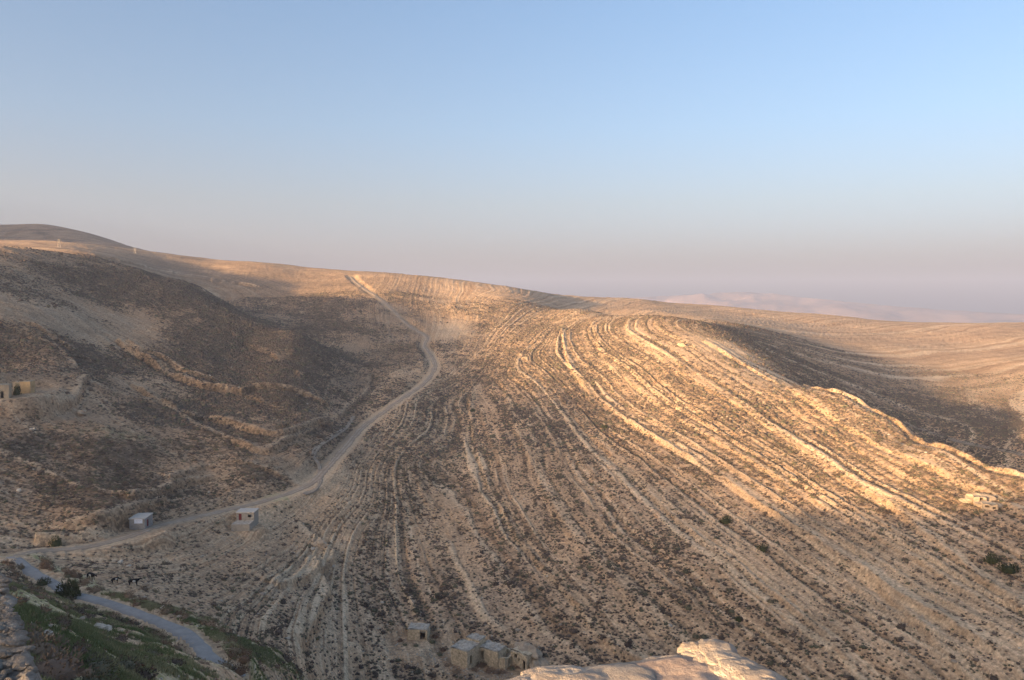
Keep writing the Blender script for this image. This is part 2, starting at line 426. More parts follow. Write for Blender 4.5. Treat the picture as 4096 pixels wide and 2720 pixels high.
# ---------------------------------------------------------------- ground cover masks, some dark ones painted for shade, placed as patches
def blob(u, v, rx_deg, rl, val=1.0):
    x, y, _ = hit(u, v)
    a = math.atan2(x, y); l = 0.5 * math.log(x*x + y*y)
    return lambda A_, L_: val * np.exp(-(((A_ - a) / R(rx_deg)) ** 2 + ((L_ - l) / rl) ** 2))
def patches(lst):
    fs = [blob(*b) for b in lst]
    return lambda A_, L_: sum(f(A_, L_) for f in fs)
dark_f = patches([(150,264,5,.08,.7),(230,276,4,.08,.6),(60,248,5,.06,.5),(140,285,5,.07),(200,300,4,.06),(215,345,2.6,.10,1.2),(225,370,2.2,.08,1.1),(250,340,2,.1,.8),(120,300,3,.06,.7),(270,290,3.5,.12,.9),(320,300,2.4,.15,1.0),(310,350,2.0,.1,.9),  # on the far left ridge the dark scrub tone stands in for shade
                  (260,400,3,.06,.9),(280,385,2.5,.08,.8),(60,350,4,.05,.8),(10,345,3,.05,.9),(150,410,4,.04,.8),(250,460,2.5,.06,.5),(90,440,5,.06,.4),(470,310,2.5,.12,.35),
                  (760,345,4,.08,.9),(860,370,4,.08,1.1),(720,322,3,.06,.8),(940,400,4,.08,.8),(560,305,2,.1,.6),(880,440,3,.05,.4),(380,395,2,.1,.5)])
bare_f = patches([(60,300,5,.08,.5),(90,330,4,.05,.6),(30,320,4,.05,.5),(150,385,3,.03,.6),(20,275,4,.05,.5),(400,330,1.6,.12,.5),(455,330,1.5,.05,.9),(465,455,1.2,.1,.3),
                  (700,345,4,.1,.9),(760,380,4,.08,.7),(640,330,2,.06,.5),(880,460,4,.05,.3),(850,560,5,.1,.45),(930,600,5,.08,.45),(1000,640,4,.06,.5),(310,480,1.5,.03,1.2),(290,465,3,.03,.7),
                  (300,600,4,.08,.35),(330,570,2,.08,.4),(230,470,2,.04,.6),(440,640,2,.05,.6),(60,392,3.5,.03,.8),(50,408,3,.02,.8)])
grass_f = patches([(60,640,7,.25,1.2),(130,650,5,.2,1.0),(20,600,5,.2,.9),(170,675,4,.15,.9),(170,610,3,.05,.7),(230,640,3,.06,.6),(300,680,3,.08,.4),(20,420,5,.05,.15),(115,430,3,.04,.25),(150,436,3,.03,.2),(60,450,5,.05,.15),(278,497,1,.02,.9)])
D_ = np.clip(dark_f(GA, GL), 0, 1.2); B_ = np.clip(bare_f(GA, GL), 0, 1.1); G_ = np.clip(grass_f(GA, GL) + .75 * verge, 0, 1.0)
left_ = (1 - sst(-15.0, -10.5, S0)) * sst(math.log(120), math.log(200), GL) * (1 - 0.35 * sst(math.log(540), math.log(620), GL) + .8 * sst(math.log(950), math.log(1080), GL) * sst(R(-18), R(-22), GA))  # darker soil on the left, with shade painted into the far hills' colour
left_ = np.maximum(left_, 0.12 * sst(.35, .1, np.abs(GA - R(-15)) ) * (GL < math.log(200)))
n1 = fbm(GX / 18, GY / 18, 61, 4)
n2 = fbm(GX / 45, GY / 45, 62, 3)
band = 0.5 + 0.5 * np.sin(S * 5.2 + 2 * n1)            # scrub runs in bands between the beds
fine_band = fbm(S * 9.0, 0.5 * np.log(GX**2 + GY**2) * 9, 64, 3) - .5
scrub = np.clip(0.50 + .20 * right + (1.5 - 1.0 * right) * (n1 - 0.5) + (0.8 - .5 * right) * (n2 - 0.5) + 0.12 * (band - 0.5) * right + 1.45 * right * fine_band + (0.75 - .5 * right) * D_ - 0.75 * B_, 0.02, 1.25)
scrub = scrub * (1 - .75 * rib * layer_amp * (.4 + .6 * right)) * (1 - .7 * ledgetop) + .35 * crk * right
scrub *= 1 - roadmask
pale = np.clip(B_ * 0.7 + rib * layer_amp * (0.4 + .6 * right) + .8 * ledgetop - 0.4 * D_, 0, 1)

def grid_mesh(name, Zm, i0, i1, j0, j1, attrs):
    ni, nj = i1 - i0, j1 - j0
    co = np.stack([GX[i0:i1, j0:j1], GY[i0:i1, j0:j1], Zm[i0:i1, j0:j1]], -1).reshape(-1, 3)
    I, J = np.meshgrid(np.arange(ni - 1), np.arange(nj - 1), indexing='ij')
    a = (I * nj + J).ravel()
    q = np.column_stack([a, a + 1, a + nj + 1, a + nj])
    me = bpy.data.meshes.new(name)
    me.vertices.add(len(co)); me.vertices.foreach_set('co', co.astype(np.float32).ravel())
    me.loops.add(q.size); me.loops.foreach_set('vertex_index', q.astype(np.int32).ravel())
    me.polygons.add(len(q)); me.polygons.foreach_set('loop_start', np.arange(0, q.size, 4, dtype=np.int32))
    me.polygons.foreach_set('use_smooth', np.ones(len(q), bool))
    me.update(calc_edges=True)
    for an, arr in attrs.items():
        at = me.attributes.new(an, 'FLOAT', 'POINT')
        at.data.foreach_set('value', arr[i0:i1, j0:j1].astype(np.float32).ravel())
    o = bpy.data.objects.new(name, me)
    C.collection.objects.link(o)
    return o

# ---------------------------------------------------------------- node helpers
class NT:
    def __init__(s, name):
        s.m = bpy.data.materials.new(name); s.m.use_nodes = True
        s.t = s.m.node_tree; s.t.nodes.clear()
        s.out = s.t.nodes.new('ShaderNodeOutputMaterial')
        s.b = s.t.nodes.new('ShaderNodeBsdfPrincipled')
        s.b.inputs['Roughness'].default_value = 0.95
        s.b.inputs['Specular IOR Level'].default_value = 0.15
        s.t.links.new(s.b.outputs[0], s.out.inputs[0])
    def n(s, t, **kw):
        x = s.t.nodes.new(t)
        for k, v in kw.items():
            if k.startswith('i_'): x.inputs[int(k[2:])].default_value = v
            else: setattr(x, k, v)
        return x
    def l(s, a, b): s.t.links.new(a, b)
    def pos(s, scale=(1,1,1)):
        g = s.n('ShaderNodeNewGeometry'); m = s.n('ShaderNodeMapping'); m.inputs['Scale'].default_value = scale
        s.l(g.outputs['Position'], m.inputs[0]); return m.outputs[0]
    def noise(s, vec, scale, detail=3, rough=0.55):
        x = s.n('ShaderNodeTexNoise'); x.inputs['Scale'].default_value = scale; x.inputs['Detail'].default_value = detail
        x.inputs['Roughness'].default_value = rough; s.l(vec, x.inputs['Vector']); return x.outputs[0]
    def ramp(s, fac, stops):
        x = s.n('ShaderNodeValToRGB'); e = x.color_ramp.elements
        while len(e) < len(stops): e.new(0.5)
        for k, (p_, c) in enumerate(stops):
            e[k].position = p_; e[k].color = (c[0], c[1], c[2], 1) if isinstance(c, tuple) else (c, c, c, 1)
        s.l(fac, x.inputs[0]); return x.outputs[0]
    def mix(s, fac, a, b, mode='MIX'):
        x = s.n('ShaderNodeMix', data_type='RGBA', blend_type=mode)
        for src, i in ((fac, 0), (a, 6), (b, 7)):
            if isinstance(src, (int, float)): x.inputs[i].default_value = src
            elif isinstance(src, tuple): x.inputs[i].default_value = (*src, 1)
            else: s.l(src, x.inputs[i])
        return x.outputs[2]
    def math(s, op, a, b=0.0, clamp=False):
        x = s.n('ShaderNodeMath', operation=op, use_clamp=clamp)
        for src, i in ((a, 0), (b, 1)):
            if isinstance(src, (int, float)): x.inputs[i].default_value = src
            else: s.l(src, x.inputs[i])
        return x.outputs[0]
    def attr(s, name):
        x = s.n('ShaderNodeAttribute'); x.attribute_name = name; return x.outputs['Fac']
    def base(s, c): 
        if isinstance(c, tuple): s.b.inputs['Base Color'].default_value = (*c, 1)
        else: s.l(c, s.b.inputs['Base Color'])
    def bump(s, h, dist, strength=1.0):
        x = s.n('ShaderNodeBump'); x.inputs['Distance'].default_value = dist; x.inputs['Strength'].default_value = strength
        s.l(h, x.inputs['Height']); s.l(x.outputs[0], s.b.inputs['Normal'])

def ground_material():
    g = NT('stony_ground')
    p = g.pos()
    bed = g.attr('bed'); sc = g.attr('scrub'); lf = g.attr('left_soil_shade'); sf = g.attr('scarp'); gr = g.attr('grass'); pa = g.attr('pale'); rd = g.attr('road')
    big = g.noise(p, 0.02, 4); mid = g.noise(p, 0.22, 4, .6); fine = g.noise(p, 1.7, 3, .65); peb = g.noise(p, 5.5, 2, .6)
    soil = g.ramp(mid, [(0.28, (0.33,0.22,0.135)), (0.5, (0.44,0.305,0.195)), (0.72, (0.52,0.385,0.26))])
    soil = g.mix(g.ramp(big, [(0.4, 0.0), (0.62, 1.0)]), soil, (0.38,0.275,0.195))
    # thin beds
    cx = g.n('ShaderNodeCombineXYZ')
    g.l(g.math('MULTIPLY', bed, 7.0), cx.inputs[0]); g.l(g.math('MULTIPLY', mid, 0.35), cx.inputs[1])
    ln = g.noise(cx.outputs[0], 1.0, 5, .68)
    layer = g.ramp(ln, [(0.35, (0.17,0.11,0.07)), (0.42, (0.34,0.235,0.155)), (0.54, (0.43,0.315,0.22)), (0.62, (0.52,0.415,0.30))])
    col = g.mix(0.72, soil, layer)
    col = g.mix(g.math('MULTIPLY', pa, 0.75), col, (0.50,0.405,0.30))
    rust = g.ramp(g.noise(p, 0.09, 5, .7), [(0.56, 0.0), (0.66, 1.0)])
    rb = g.ramp(g.noise(cx.outputs[0], 2.1, 2), [(0.5, 0.0), (0.58, 1.0)])
    col = g.mix(g.math('MULTIPLY', g.math('MULTIPLY', rust, rb), 0.55), col, (0.32,0.17,0.08))
    col = g.mix(g.math('MULTIPLY', sf, g.ramp(mid, [(.3, .75), (.7, .2)])), col, g.mix(fine, (0.10,0.065,0.045), (0.32,0.20,0.11)))  # brown risers, and shade painted into the creases along the ribs
    # gravel and rubble
    v = g.n('ShaderNodeTexVoronoi'); v.inputs['Scale'].default_value = 1.6; g.l(p, v.inputs['Vector'])
    gravel = g.ramp(v.outputs['Color'], [(0.0, 0.72), (1.0, 1.28)])
    col = g.mix(0.55, col, g.mix(1.0, col, gravel, 'MULTIPLY'))
    col = g.mix(0.7, col, g.mix(1.0, col, g.ramp(fine, [(0.3, 0.5), (0.5, 0.98), (0.7, 1.38)]), 'MULTIPLY'))
    col = g.mix(0.8, col, g.mix(1.0, col, g.ramp(g.noise(p, 0.045, 6, .65), [(0.32, 0.70), (0.5, 1.0), (0.68, 1.22)]), 'MULTIPLY'))
    # low dry plants too small to stand out one by one
    v2 = g.n('ShaderNodeTexVoronoi'); v2.inputs['Scale'].default_value = 0.62; g.l(p, v2.inputs['Vector'])
    w_ = g.math('ADD', v2.outputs['Distance'], g.math('MULTIPLY', g.math('SUBTRACT', fine, 0.5), 0.9))
    dots = g.ramp(g.math('SUBTRACT', w_, g.math('MULTIPLY', sc, 0.26)), [(0.16, 1.0), (0.30, 0.0)])
    plant = g.mix(mid, (0.085,0.068,0.05), (0.12,0.09,0.07))
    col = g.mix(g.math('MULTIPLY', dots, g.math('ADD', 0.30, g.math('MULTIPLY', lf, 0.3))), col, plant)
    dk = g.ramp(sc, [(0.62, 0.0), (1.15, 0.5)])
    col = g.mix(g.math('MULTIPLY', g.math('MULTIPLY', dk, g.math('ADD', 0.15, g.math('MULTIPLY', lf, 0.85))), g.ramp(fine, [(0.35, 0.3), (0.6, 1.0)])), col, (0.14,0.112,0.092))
    grass = g.ramp(g.noise(p, 0.9, 4, .7), [(0.30, (0.16,0.18,0.08)), (0.46, (0.27,0.26,0.14)), (0.56, (0.42,0.36,0.25)), (0.68, (0.58,0.52,0.42))])
    gm = g.ramp(g.math('ADD', gr, g.math('MULTIPLY', g.math('SUBTRACT', g.noise(p, 0.35, 4, .7), 0.5), 1.1)), [(0.3, 0.0), (0.62, 0.92)])
    col = g.mix(gm, col, grass)
    col = g.mix(g.math('MULTIPLY', rd, 0.5), col, (0.37,0.31,0.24))
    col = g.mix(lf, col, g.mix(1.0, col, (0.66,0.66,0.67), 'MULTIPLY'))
    col = g.mix(1.0, col, (1.40,1.35,1.22), 'MULTIPLY')
    g.base(col)
    h = g.math('ADD', g.math('MULTIPLY', fine, 0.7), g.math('MULTIPLY', peb, 0.25))
    g.bump(h, 0.55, 0.8)
    return g.m
M_ground = ground_material()
attrs = {'bed': S, 'scrub': scrub, 'grass': G_, 'pale': pale, 'road': roadmask, 'left_soil_shade': left_, 'scarp': np.clip(rusty + .8 * crk * layer_amp * (.3 + .7 * right), 0, 1)}
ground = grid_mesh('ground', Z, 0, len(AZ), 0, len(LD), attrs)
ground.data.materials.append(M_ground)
ground['kind'] = 'structure'

# ---------------------------------------------------------------- haze
def box_mesh(name, x0, x1, y0, y1, z0, z1):
    v = [(x, y, z) for x in (x0, x1) for y in (y0, y1) for z in (z0, z1)]
    f = [(0,1,3,2),(4,6,7,5),(0,4,5,1),(2,3,7,6),(0,2,6,4),(1,5,7,3)]
    me = bpy.data.meshes.new(name); me.from_pydata(v, [], f); me.update(); return me
hz = bpy.data.objects.new('haze', box_mesh('haze', -12500, 12500, -12500, 12500, -900, 330))
C.collection.objects.link(hz)
hm = bpy.data.materials.new('haze'); hm.use_nodes = True; hm.node_tree.nodes.clear()
ho = hm.node_tree.nodes.new('ShaderNodeOutputMaterial'); hv = hm.node_tree.nodes.new('ShaderNodeVolumePrincipled')
hv.inputs['Density'].default_value = 1.5e-4
hv.inputs['Color'].default_value = (0.36, 0.465, 0.735, 1)
hm.node_tree.links.new(hv.outputs[0], ho.inputs['Volume'])
hz.data.materials.append(hm)
hz['kind'] = 'stuff'

# ---------------------------------------------------------------- small helpers for things
def link(o, parent=None):
    C.collection.objects.link(o)
    if parent is not None: o.parent = parent
    return o
def tag(o, label, cat, group=None):
    o['label'] = label; o['category'] = cat
    if group: o['group'] = group
    return o
def empty(name, loc, rz=0.0):
    o = bpy.data.objects.new(name, None); link(o); o.location = loc; o.rotation_euler = (0, 0, rz); return o
def mesh_obj(name, v, f, mat, parent=None, smooth=False):
    me = bpy.data.meshes.new(name)
    me.from_pydata([tuple(map(float, p)) for p in v], [], [tuple(map(int, q)) for q in f]); me.update()
    if smooth: me.polygons.foreach_set('use_smooth', np.ones(len(me.polygons), bool))
    if mat: me.materials.append(mat)
    return link(bpy.data.objects.new(name, me), parent)
class MB:
    def __init__(s): s.v = []; s.f = []
    def add(s, v, f):
        k = len(s.v); s.v += [tuple(p) for p in v]; s.f += [tuple(i + k for i in q) for q in f]
    def box(s, x0, x1, y0, y1, z0, z1):
        v = [(x, y, z) for x in (x0, x1) for y in (y0, y1) for z in (z0, z1)]
        s.add(v, [(0,1,3,2),(4,6,7,5),(0,4,5,1),(2,3,7,6),(0,2,6,4),(1,5,7,3)])
    def tube(s, p0, p1, r0, r1, n=6):
        a = np.array(p0, float); b = np.array(p1, float); d = b - a; d /= np.linalg.norm(d)
        u = np.cross(d, (0.3, 0.9, 0.1)); u /= np.linalg.norm(u); w_ = np.cross(d, u)
        v = []
        for P_, r in ((a, r0), (b, r1)):
            for k in range(n):
                t = 2 * math.pi * k / n; v.append(P_ + r * (math.cos(t) * u + math.sin(t) * w_))
        f = [(k, (k+1) % n, n + (k+1) % n, n + k) for k in range(n)] + [tuple(range(n))[::-1], tuple(range(n, 2*n))]
        s.add(v, f)
    def obj(s, name, mat, parent=None, smooth=False): return mesh_obj(name, s.v, s.f, mat, parent, smooth)

def icosphere(sub):
    t = (1 + 5 ** .5) / 2
    v = [(-1,t,0),(1,t,0),(-1,-t,0),(1,-t,0),(0,-1,t),(0,1,t),(0,-1,-t),(0,1,-t),(t,0,-1),(t,0,1),(-t,0,-1),(-t,0,1)]
    v = [np.array(p) / np.linalg.norm(p) for p in v]
    f = [(0,11,5),(0,5,1),(0,1,7),(0,7,10),(0,10,11),(1,5,9),(5,11,4),(11,10,2),(10,7,6),(7,1,8),(3,9,4),(3,4,2),(3,2,6),(3,6,8),(3,8,9),(4,9,5),(2,4,11),(6,2,10),(8,6,7),(9,8,1)]
    for _ in range(sub):
        nf = []; cache = {}
        def mid(a, b):
            k = (min(a, b), max(a, b))
            if k not in cache:
                m = v[a] + v[b]; v.append(m / np.linalg.norm(m)); cache[k] = len(v) - 1
            return cache[k]
        for a, b, c in f:
            x, y, z = mid(a, b), mid(b, c), mid(c, a)
            nf += [(a,x,z),(b,y,x),(c,z,y),(x,y,z)]
        f = nf
    return np.array(v), np.array(f)
def n3(p, sd, sc):
    return fbm(p[:,0]*sc + sd*3.7 + p[:,2]*sc*0.7, p[:,1]*sc - p[:,2]*sc*0.9 + sd, int(sd) + 5, 3) - 0.5

def simple(name, col, rough=0.9, var=0.15, scale=2.0, bump=0.0, bscale=8.0, spots=None):
    g = NT(name); p = g.pos()
    nz = g.noise(p, scale, 4, .65)
    c = g.mix(1.0, col, g.ramp(nz, [(0.3, 1 - var), (0.7, 1 + var)]), 'MULTIPLY')
    if spots:
        c = g.mix(g.ramp(g.noise(p, scale * 0.7, 5, .75), [(0.52, 0.0), (0.62, 0.8)]), c, spots)
    g.base(c); g.b.inputs['Roughness'].default_value = rough
    if bump: g.bump(g.noise(p, bscale, 4, .7), bump)
    return g.m
M_block = simple('grey_blockwork', (0.27,0.265,0.26), var=.12, bump=.05, bscale=3, spots=(0.22,0.20,0.18))
M_blockL = simple('pale_blockwork', (0.33,0.30,0.255), var=.12, bump=.05, bscale=3, spots=(0.27,0.24,0.20))
M_slab = simple('pale_concrete_slab', (0.50,0.47,0.42), var=.08)
M_red = simple('red_door_paint', (0.16,0.035,0.035), rough=.6, var=.2)
M_sign = simple('white_sign_board', (0.62,0.68,0.78), rough=.6, var=.03)
M_ink = simple('faded_sign_ink', (0.30,0.38,0.46), var=.05)
M_sand = simple('sandstone_masonry', (0.62,0.50,0.34), var=.35, scale=2.2, bump=.18, bscale=2.8, spots=(0.42,0.33,0.22))
M_rub = simple('dusty_rubble_roof', (0.45,0.40,0.33), var=.4, scale=1.5, bump=.12, bscale=3)
M_vill = simple('ochre_plaster', (0.46,0.33,0.18), var=.18, scale=.8, spots=(0.36,0.27,0.17))
M_vill2 = simple('pale_plaster', (0.38,0.32,0.23), var=.15, scale=.8, spots=(0.30,0.26,0.2))
M_dark = simple('dark_wood', (0.05,0.04,0.035))
M_rust = simple('rusty_iron', (0.12,0.07,0.045))
M_pole = simple('weathered_pole', (0.42,0.38,0.32))
M_white = simple('limestone', (0.50,0.45,0.37), var=.25, scale=1.2, bump=.05)
M_orock = simple('ochre_rock', (0.42,0.33,0.235), var=.25, scale=1.0, bump=.05)
M_bark = simple('bark', (0.10,0.08,0.06))

# ---------------------------------------------------------------- the two roads
def strip(name, path, half, mat, lift=0.10, edge=0.5, sd=1):
    n = len(path); tan = np.gradient(path, axis=0); tan /= np.linalg.norm(tan, axis=1)[:, None]
    nor = np.column_stack([-tan[:, 1], tan[:, 0]])
    zc = smooth1(H(path[:, 0], path[:, 1]), 5)
    m = 7; v = []; f = []
    for i in range(n):
        for k in range(m):
            s = -1 + 2 * k / (m - 1)
            wv = half + edge * (vn(np.array([i * .9]), np.array([sd + (k > 3) * 9.0]), 3)[0] - .5)
            x, y = path[i] + nor[i] * s * wv
            z = max(zc[i], float(H(x, y))) + lift + (0.05 if abs(abs(s) - .33) > .2 else 0.0) - (0.35 if abs(s) == 1 else 0)
            v.append((x, y, z))
    for i in range(n - 1):
        for k in range(m - 1):
            a = i * m + k; f.append((a, a + 1, a + m + 1, a + m))
    o = mesh_obj(name, v, f, mat, None, True)
    at = o.data.attributes.new('rut', 'FLOAT', 'POINT'); at.data.foreach_set('value', np.tile([0., .4, 1., .15, 1., .4, 0.], n).astype(np.float32))
    return o
g = NT('worn_asphalt'); p = g.pos()
g.base(g.mix(g.ramp(g.noise(p, .5, 5, .7), [(.35, 0.), (.7, 1.)]), (0.27,0.26,0.25), (0.38,0.355,0.325)))
g.bump(g.noise(p, 3, 3), .03); M_asph = g.m
g = NT('pale_gravel_track'); p = g.pos()
g.base(g.mix(g.ramp(g.noise(p, .35, 5, .75), [(.38, 0.), (.6, 1.)]), (0.30,0.235,0.175), (0.43,0.35,0.265)))
g.base(g.mix(g.attr('rut'), g.mix(g.noise(p, 1.2, 4, .7), (0.20,0.155,0.11), (0.34,0.265,0.19)), g.mix(g.ramp(g.noise(p, .35, 5, .75), [(.38, 0.), (.6, 1.)]), (0.33,0.265,0.20), (0.48,0.40,0.31))))
g.bump(g.noise(p, 2, 4, .7), .15); M_trk = g.m
road = strip('paved_road', low_xy, 1.2, M_asph, .10, .4); road['kind'] = 'structure'
track = strip('dirt_track', up_xy, 1.55, M_trk, .08, 1.1, 4); track['kind'] = 'structure'

# footpaths: narrow pale lines worn in the slopes
def footpath(px, half, sd):
    w_ = catmull([hit(u, v, H)[:2] for u, v in px], 2.0)
    o = strip('footpath', w_, half, M_trk, .06, half * .9, sd); o['kind'] = 'structure'
for i, (px, half) in enumerate([
    ([(x*K, y*K) for x, y in [(700,1140),(735,1120),(735,1075),(722,1050),(740,1025),(770,1005),(800,985),(815,960)]], .8),
    ([(822,352+4),(850,368),(873,380),(905,392),(940,400),(1024,418)], .9),
    ([(905,423),(930,432),(970,444),(1024,456)], 1.6),
    ]):
    footpath(px, half, i + 11)

# ---------------------------------------------------------------- far mountains beyond the rift
g = NT('far_mountain_rock'); p = g.pos((0.002, 0.002, 0.008))
g.base(g.ramp(g.noise(p, 1.2, 6, .7), [(.35, (0.16,0.12,0.11)), (.5, (0.30,0.21,0.17)), (.65, (0.38,0.28,0.23))])); M_far = g.m
naz, nd = 260, 40
az = np.radians(np.linspace(-4, 46, naz)); dd = np.linspace(7000, 11500, nd)
A3, D3 = np.meshgrid(az, dd, indexing='ij')
x, y = D3 * np.sin(A3), D3 * np.cos(A3)
prof_u = [430, 560, 600, 640, 680, 715, 745, 775, 800, 840, 900, 960, 1024, 1200]
prof_v = [301, 300, 299.5, 297.5, 294.5, 293.5, 292, 294, 297.5, 300.5, 306, 309, 312, 316]
ua = 512 + FOC * np.tan(A3)
pv = np.interp(ua, prof_u, prof_v)
etop = np.array([(ray(512, v_)[2] / math.hypot(*ray(512, v_)[:2])) for v_ in np.linspace(280, 330, 101)])
e_ = np.interp(pv, np.linspace(280, 330, 101), etop)
ztop = e_ * 9300
rise = sst(7000, 9300, D3)
gul = fbm(A3 * 26, D3 / 420, 91, 5)
z = -450 + (ztop + 450) * np.clip(rise * (0.75 + .5 * gul), 0, 1) + (fbm(x / 700, y / 700, 93, 4) - .5) * 160 * rise * (1 - sst(8600, 9100, D3)) + 10 * (fbm(x / 200, y / 200, 94, 3) - .5)
z = np.where(D3 > 9300, np.minimum(z, ztop - (D3 - 9300) * .02), z)
v = np.stack([x, y, z], -1).reshape(-1, 3)
f = [(i*nd + j, i*nd + j + 1, (i+1)*nd + j + 1, (i+1)*nd + j) for i in range(naz - 1) for j in range(nd - 1)]
fm = mesh_obj('far_mountains', v, f, M_far, None, True); fm['kind'] = 'structure'

# ---------------------------------------------------------------- buildings
def wall_panel(L, h, t, opens, top=None, seg=None):
    """a wall of length L along +x, height h, thickness t towards +y; real openings (x0, x1, z0, z1); top(x) gives a broken crest"""
    xs = sorted(set([0, L] + [o[0] for o in opens] + [o[1] for o in opens] + (list(np.linspace(0, L, seg)) if seg else [])))
    zs = sorted(set([-2.2, h] + [o[2] for o in opens] + [o[3] for o in opens]))
    inside = lambda x, z: any(o[0] < x < o[1] and o[2] < z < o[3] for o in opens)
    mb = MB(); tp = top or (lambda x: h)
    zz = lambda x, z: z if z < h else tp(x)
    for i in range(len(xs) - 1):
        for j in range(len(zs) - 1):
            xa, xb, za, zb = xs[i], xs[i+1], zs[j], zs[j+1]
            if inside((xa+xb)/2, (za+zb)/2): continue
            c = [(xa, zz(xa, za)), (xb, zz(xb, za)), (xb, zz(xb, zb)), (xa, zz(xa, zb))]
            mb.add([(a, 0, b) for a, b in c], [(0,1,2,3)]); mb.add([(a, t, b) for a, b in c], [(3,2,1,0)])
    for o in opens:
        a, b, c, d = o
        mb.add([(a,0,c),(a,t,c),(a,t,d),(a,0,d)], [(0,1,2,3)]); mb.add([(b,0,c),(b,t,c),(b,t,d),(b,0,d)], [(3,2,1,0)])
        mb.add([(a,0,d),(b,0,d),(b,t,d),(a,t,d)], [(0,1,2,3)]); mb.add([(a,0,c),(b,0,c),(b,t,c),(a,t,c)], [(3,2,1,0)])
    for i in range(len(xs) - 1):
        xa, xb = xs[i], xs[i+1]
        mb.add([(xa,0,tp(xa)),(xb,0,tp(xb)),(xb,t,tp(xb)),(xa,t,tp(xa))], [(0,1,2,3)])
    mb.add([(0,0,-2.2),(0,t,-2.2),(0,t,tp(0)),(0,0,tp(0))], [(0,1,2,3)]); mb.add([(L,0,-2.2),(L,t,-2.2),(L,t,tp(L)),(L,0,tp(L))], [(3,2,1,0)])
    return mb
def frame_at(u, v, e1, D=None):
    """corner nearest the camera sighted at (u, v); e1 = (to the right, away) direction of the left face running left"""
    if D: P0 = surv(u, v, D)
    else: P0 = hit(u, v, H)
    a = math.atan2(P0[0], P0[1])
    rt = np.array([math.cos(a), -math.sin(a)]); fw = np.array([math.sin(a), math.cos(a)])
    d1 = rt * e1[0] + fw * e1[1]; d1 /= np.linalg.norm(d1)
    return P0, math.atan2(-d1[1], -d1[0])      # rotation whose local -x runs along d1 (left) and local +y runs away
# local frame: origin = near corner, -x = along the left face, +y = along the right face
def house(name, label, cat, u, v, e1, L1, L2, h, t, mat, left=(), right=(), roof=None, crest=None, D=None, group=None, root=None, z0=0.0, off=(0, 0), slab=.16, over=.12):
    if root is None:
        P0, rz = frame_at(u, v, e1, D); root = empty(name, P0, rz); tag(root, label, cat, group)
    ox, oy = off
    cr = lambda sd: (lambda x: h - abs(crest * (vn(np.array([x * 1.3 + sd]), np.array([sd * 2.3]), 8)[0]))) if crest else None
    seg = 14 if crest else None
    sh = lambda mb, M: [tuple(M(p)) for p in mb.v]
    w1 = wall_panel(L1, h, t, left, cr(1), seg)        # left face: x from -L1 to 0
    mesh_obj('wall', [(p[0] - L1 + ox, p[1] + oy, p[2] + z0) for p in w1.v], w1.f, mat, root)
    w2 = wall_panel(L2 - t, h, t, right, cr(2), seg)    # right face along +y at x = 0, thickness inward
    mesh_obj('wall', [(-p[1] + ox, p[0] + t + oy, p[2] + z0) for p in w2.v], w2.f, mat, root)
    w3 = wall_panel(L1 - t, h, t, (), cr(3), seg)
    mesh_obj('wall', [(p[0] - L1 + ox, L2 - p[1] + oy, p[2] + z0) for p in w3.v], w3.f, mat, root)
    w4 = wall_panel(L2 - 2*t, h, t, (), cr(4), seg)
    mesh_obj('wall', [(-L1 + p[1] + ox, p[0] + t + oy, p[2] + z0) for p in w4.v], w4.f, mat, root)
    if roof:
        mb = MB(); n = 8
        X = np.linspace(-L1 - over, over, n + 1); Y = np.linspace(-over, L2 + over, n + 1)
        top = [(xx + ox, yy + oy, h + slab + (0.45 * (vn(np.array([xx*1.7]), np.array([yy*1.7]), 4)[0] - .5) if crest is None and over < .1 else 0) + z0) for xx in X for yy in Y]
        m = n + 1
        mb.add(top, [(i*m+j, (i+1)*m+j, (i+1)*m+j+1, i*m+j+1) for i in range(n) for j in range(n)])
        b = [(X[0]+ox,Y[0]+oy), (X[-1]+ox,Y[0]+oy), (X[-1]+ox,Y[-1]+oy), (X[0]+ox,Y[-1]+oy)]
        zt = h + slab + z0; zb = h + z0 + .003
        mb.add([(a, c, zb) for a, c in b] + [(a, c, zt) for a, c in b], [(3,2,1,0),(0,1,5,4),(1,2,6,5),(2,3,7,6),(3,0,4,7)])
        mb.obj('roof', roof, root)
    return root
def leaf_door(root, side, a, b, z0, z1, t, mat, off=(0, 0), handle=True):
    mb = MB()
    if side == 'left': mb.box(a + off[0] + .02, b + off[0] - .02, .10, .15, z0 + .01, z1 - .01)
    else: mb.box(off[0] - .15, off[0] - .10, a + off[1] + .02, b + off[1] - .02, z0 + .01, z1 - .01)
    d = mb.obj('door', mat, root)
    return d

# small grey hut on the uphill verge
t_ = .2
L1, L2 = 3.3, 4.6
hut = house('block_hut', 'grey blockwork hut with white sign and red door on the uphill side of the road', 'hut', 144.7, 529.5, (-.93,.37), L1, L2, 2.35, t_, M_block,
            right=[(1.25-t_, 2.35-t_, 0.2, 1.85)], roof=M_slab)
leaf_door(hut, 'right', 1.25, 2.35, .2, 1.85, t_, M_red)
mb = MB(); mb.box(-2.2, -.42, -.07, -.01, 1.40, 2.33); sg = mb.obj('sign', M_sign, hut)
mb = MB()
for k, (a, b) in enumerate([(-1.9,-1.45),(-1.35,-1.0),(-.92,-.7)]): mb.box(a, b, -.08, -.072, 2.02, 2.08)
for a, b in [(-1.7,-1.5),(-1.1,-.95)]: mb.box(a, b, -.08, -.072, 1.8, 1.84)
lt = mb.obj('lettering', M_ink, sg); lt['kind'] = 'stuff'

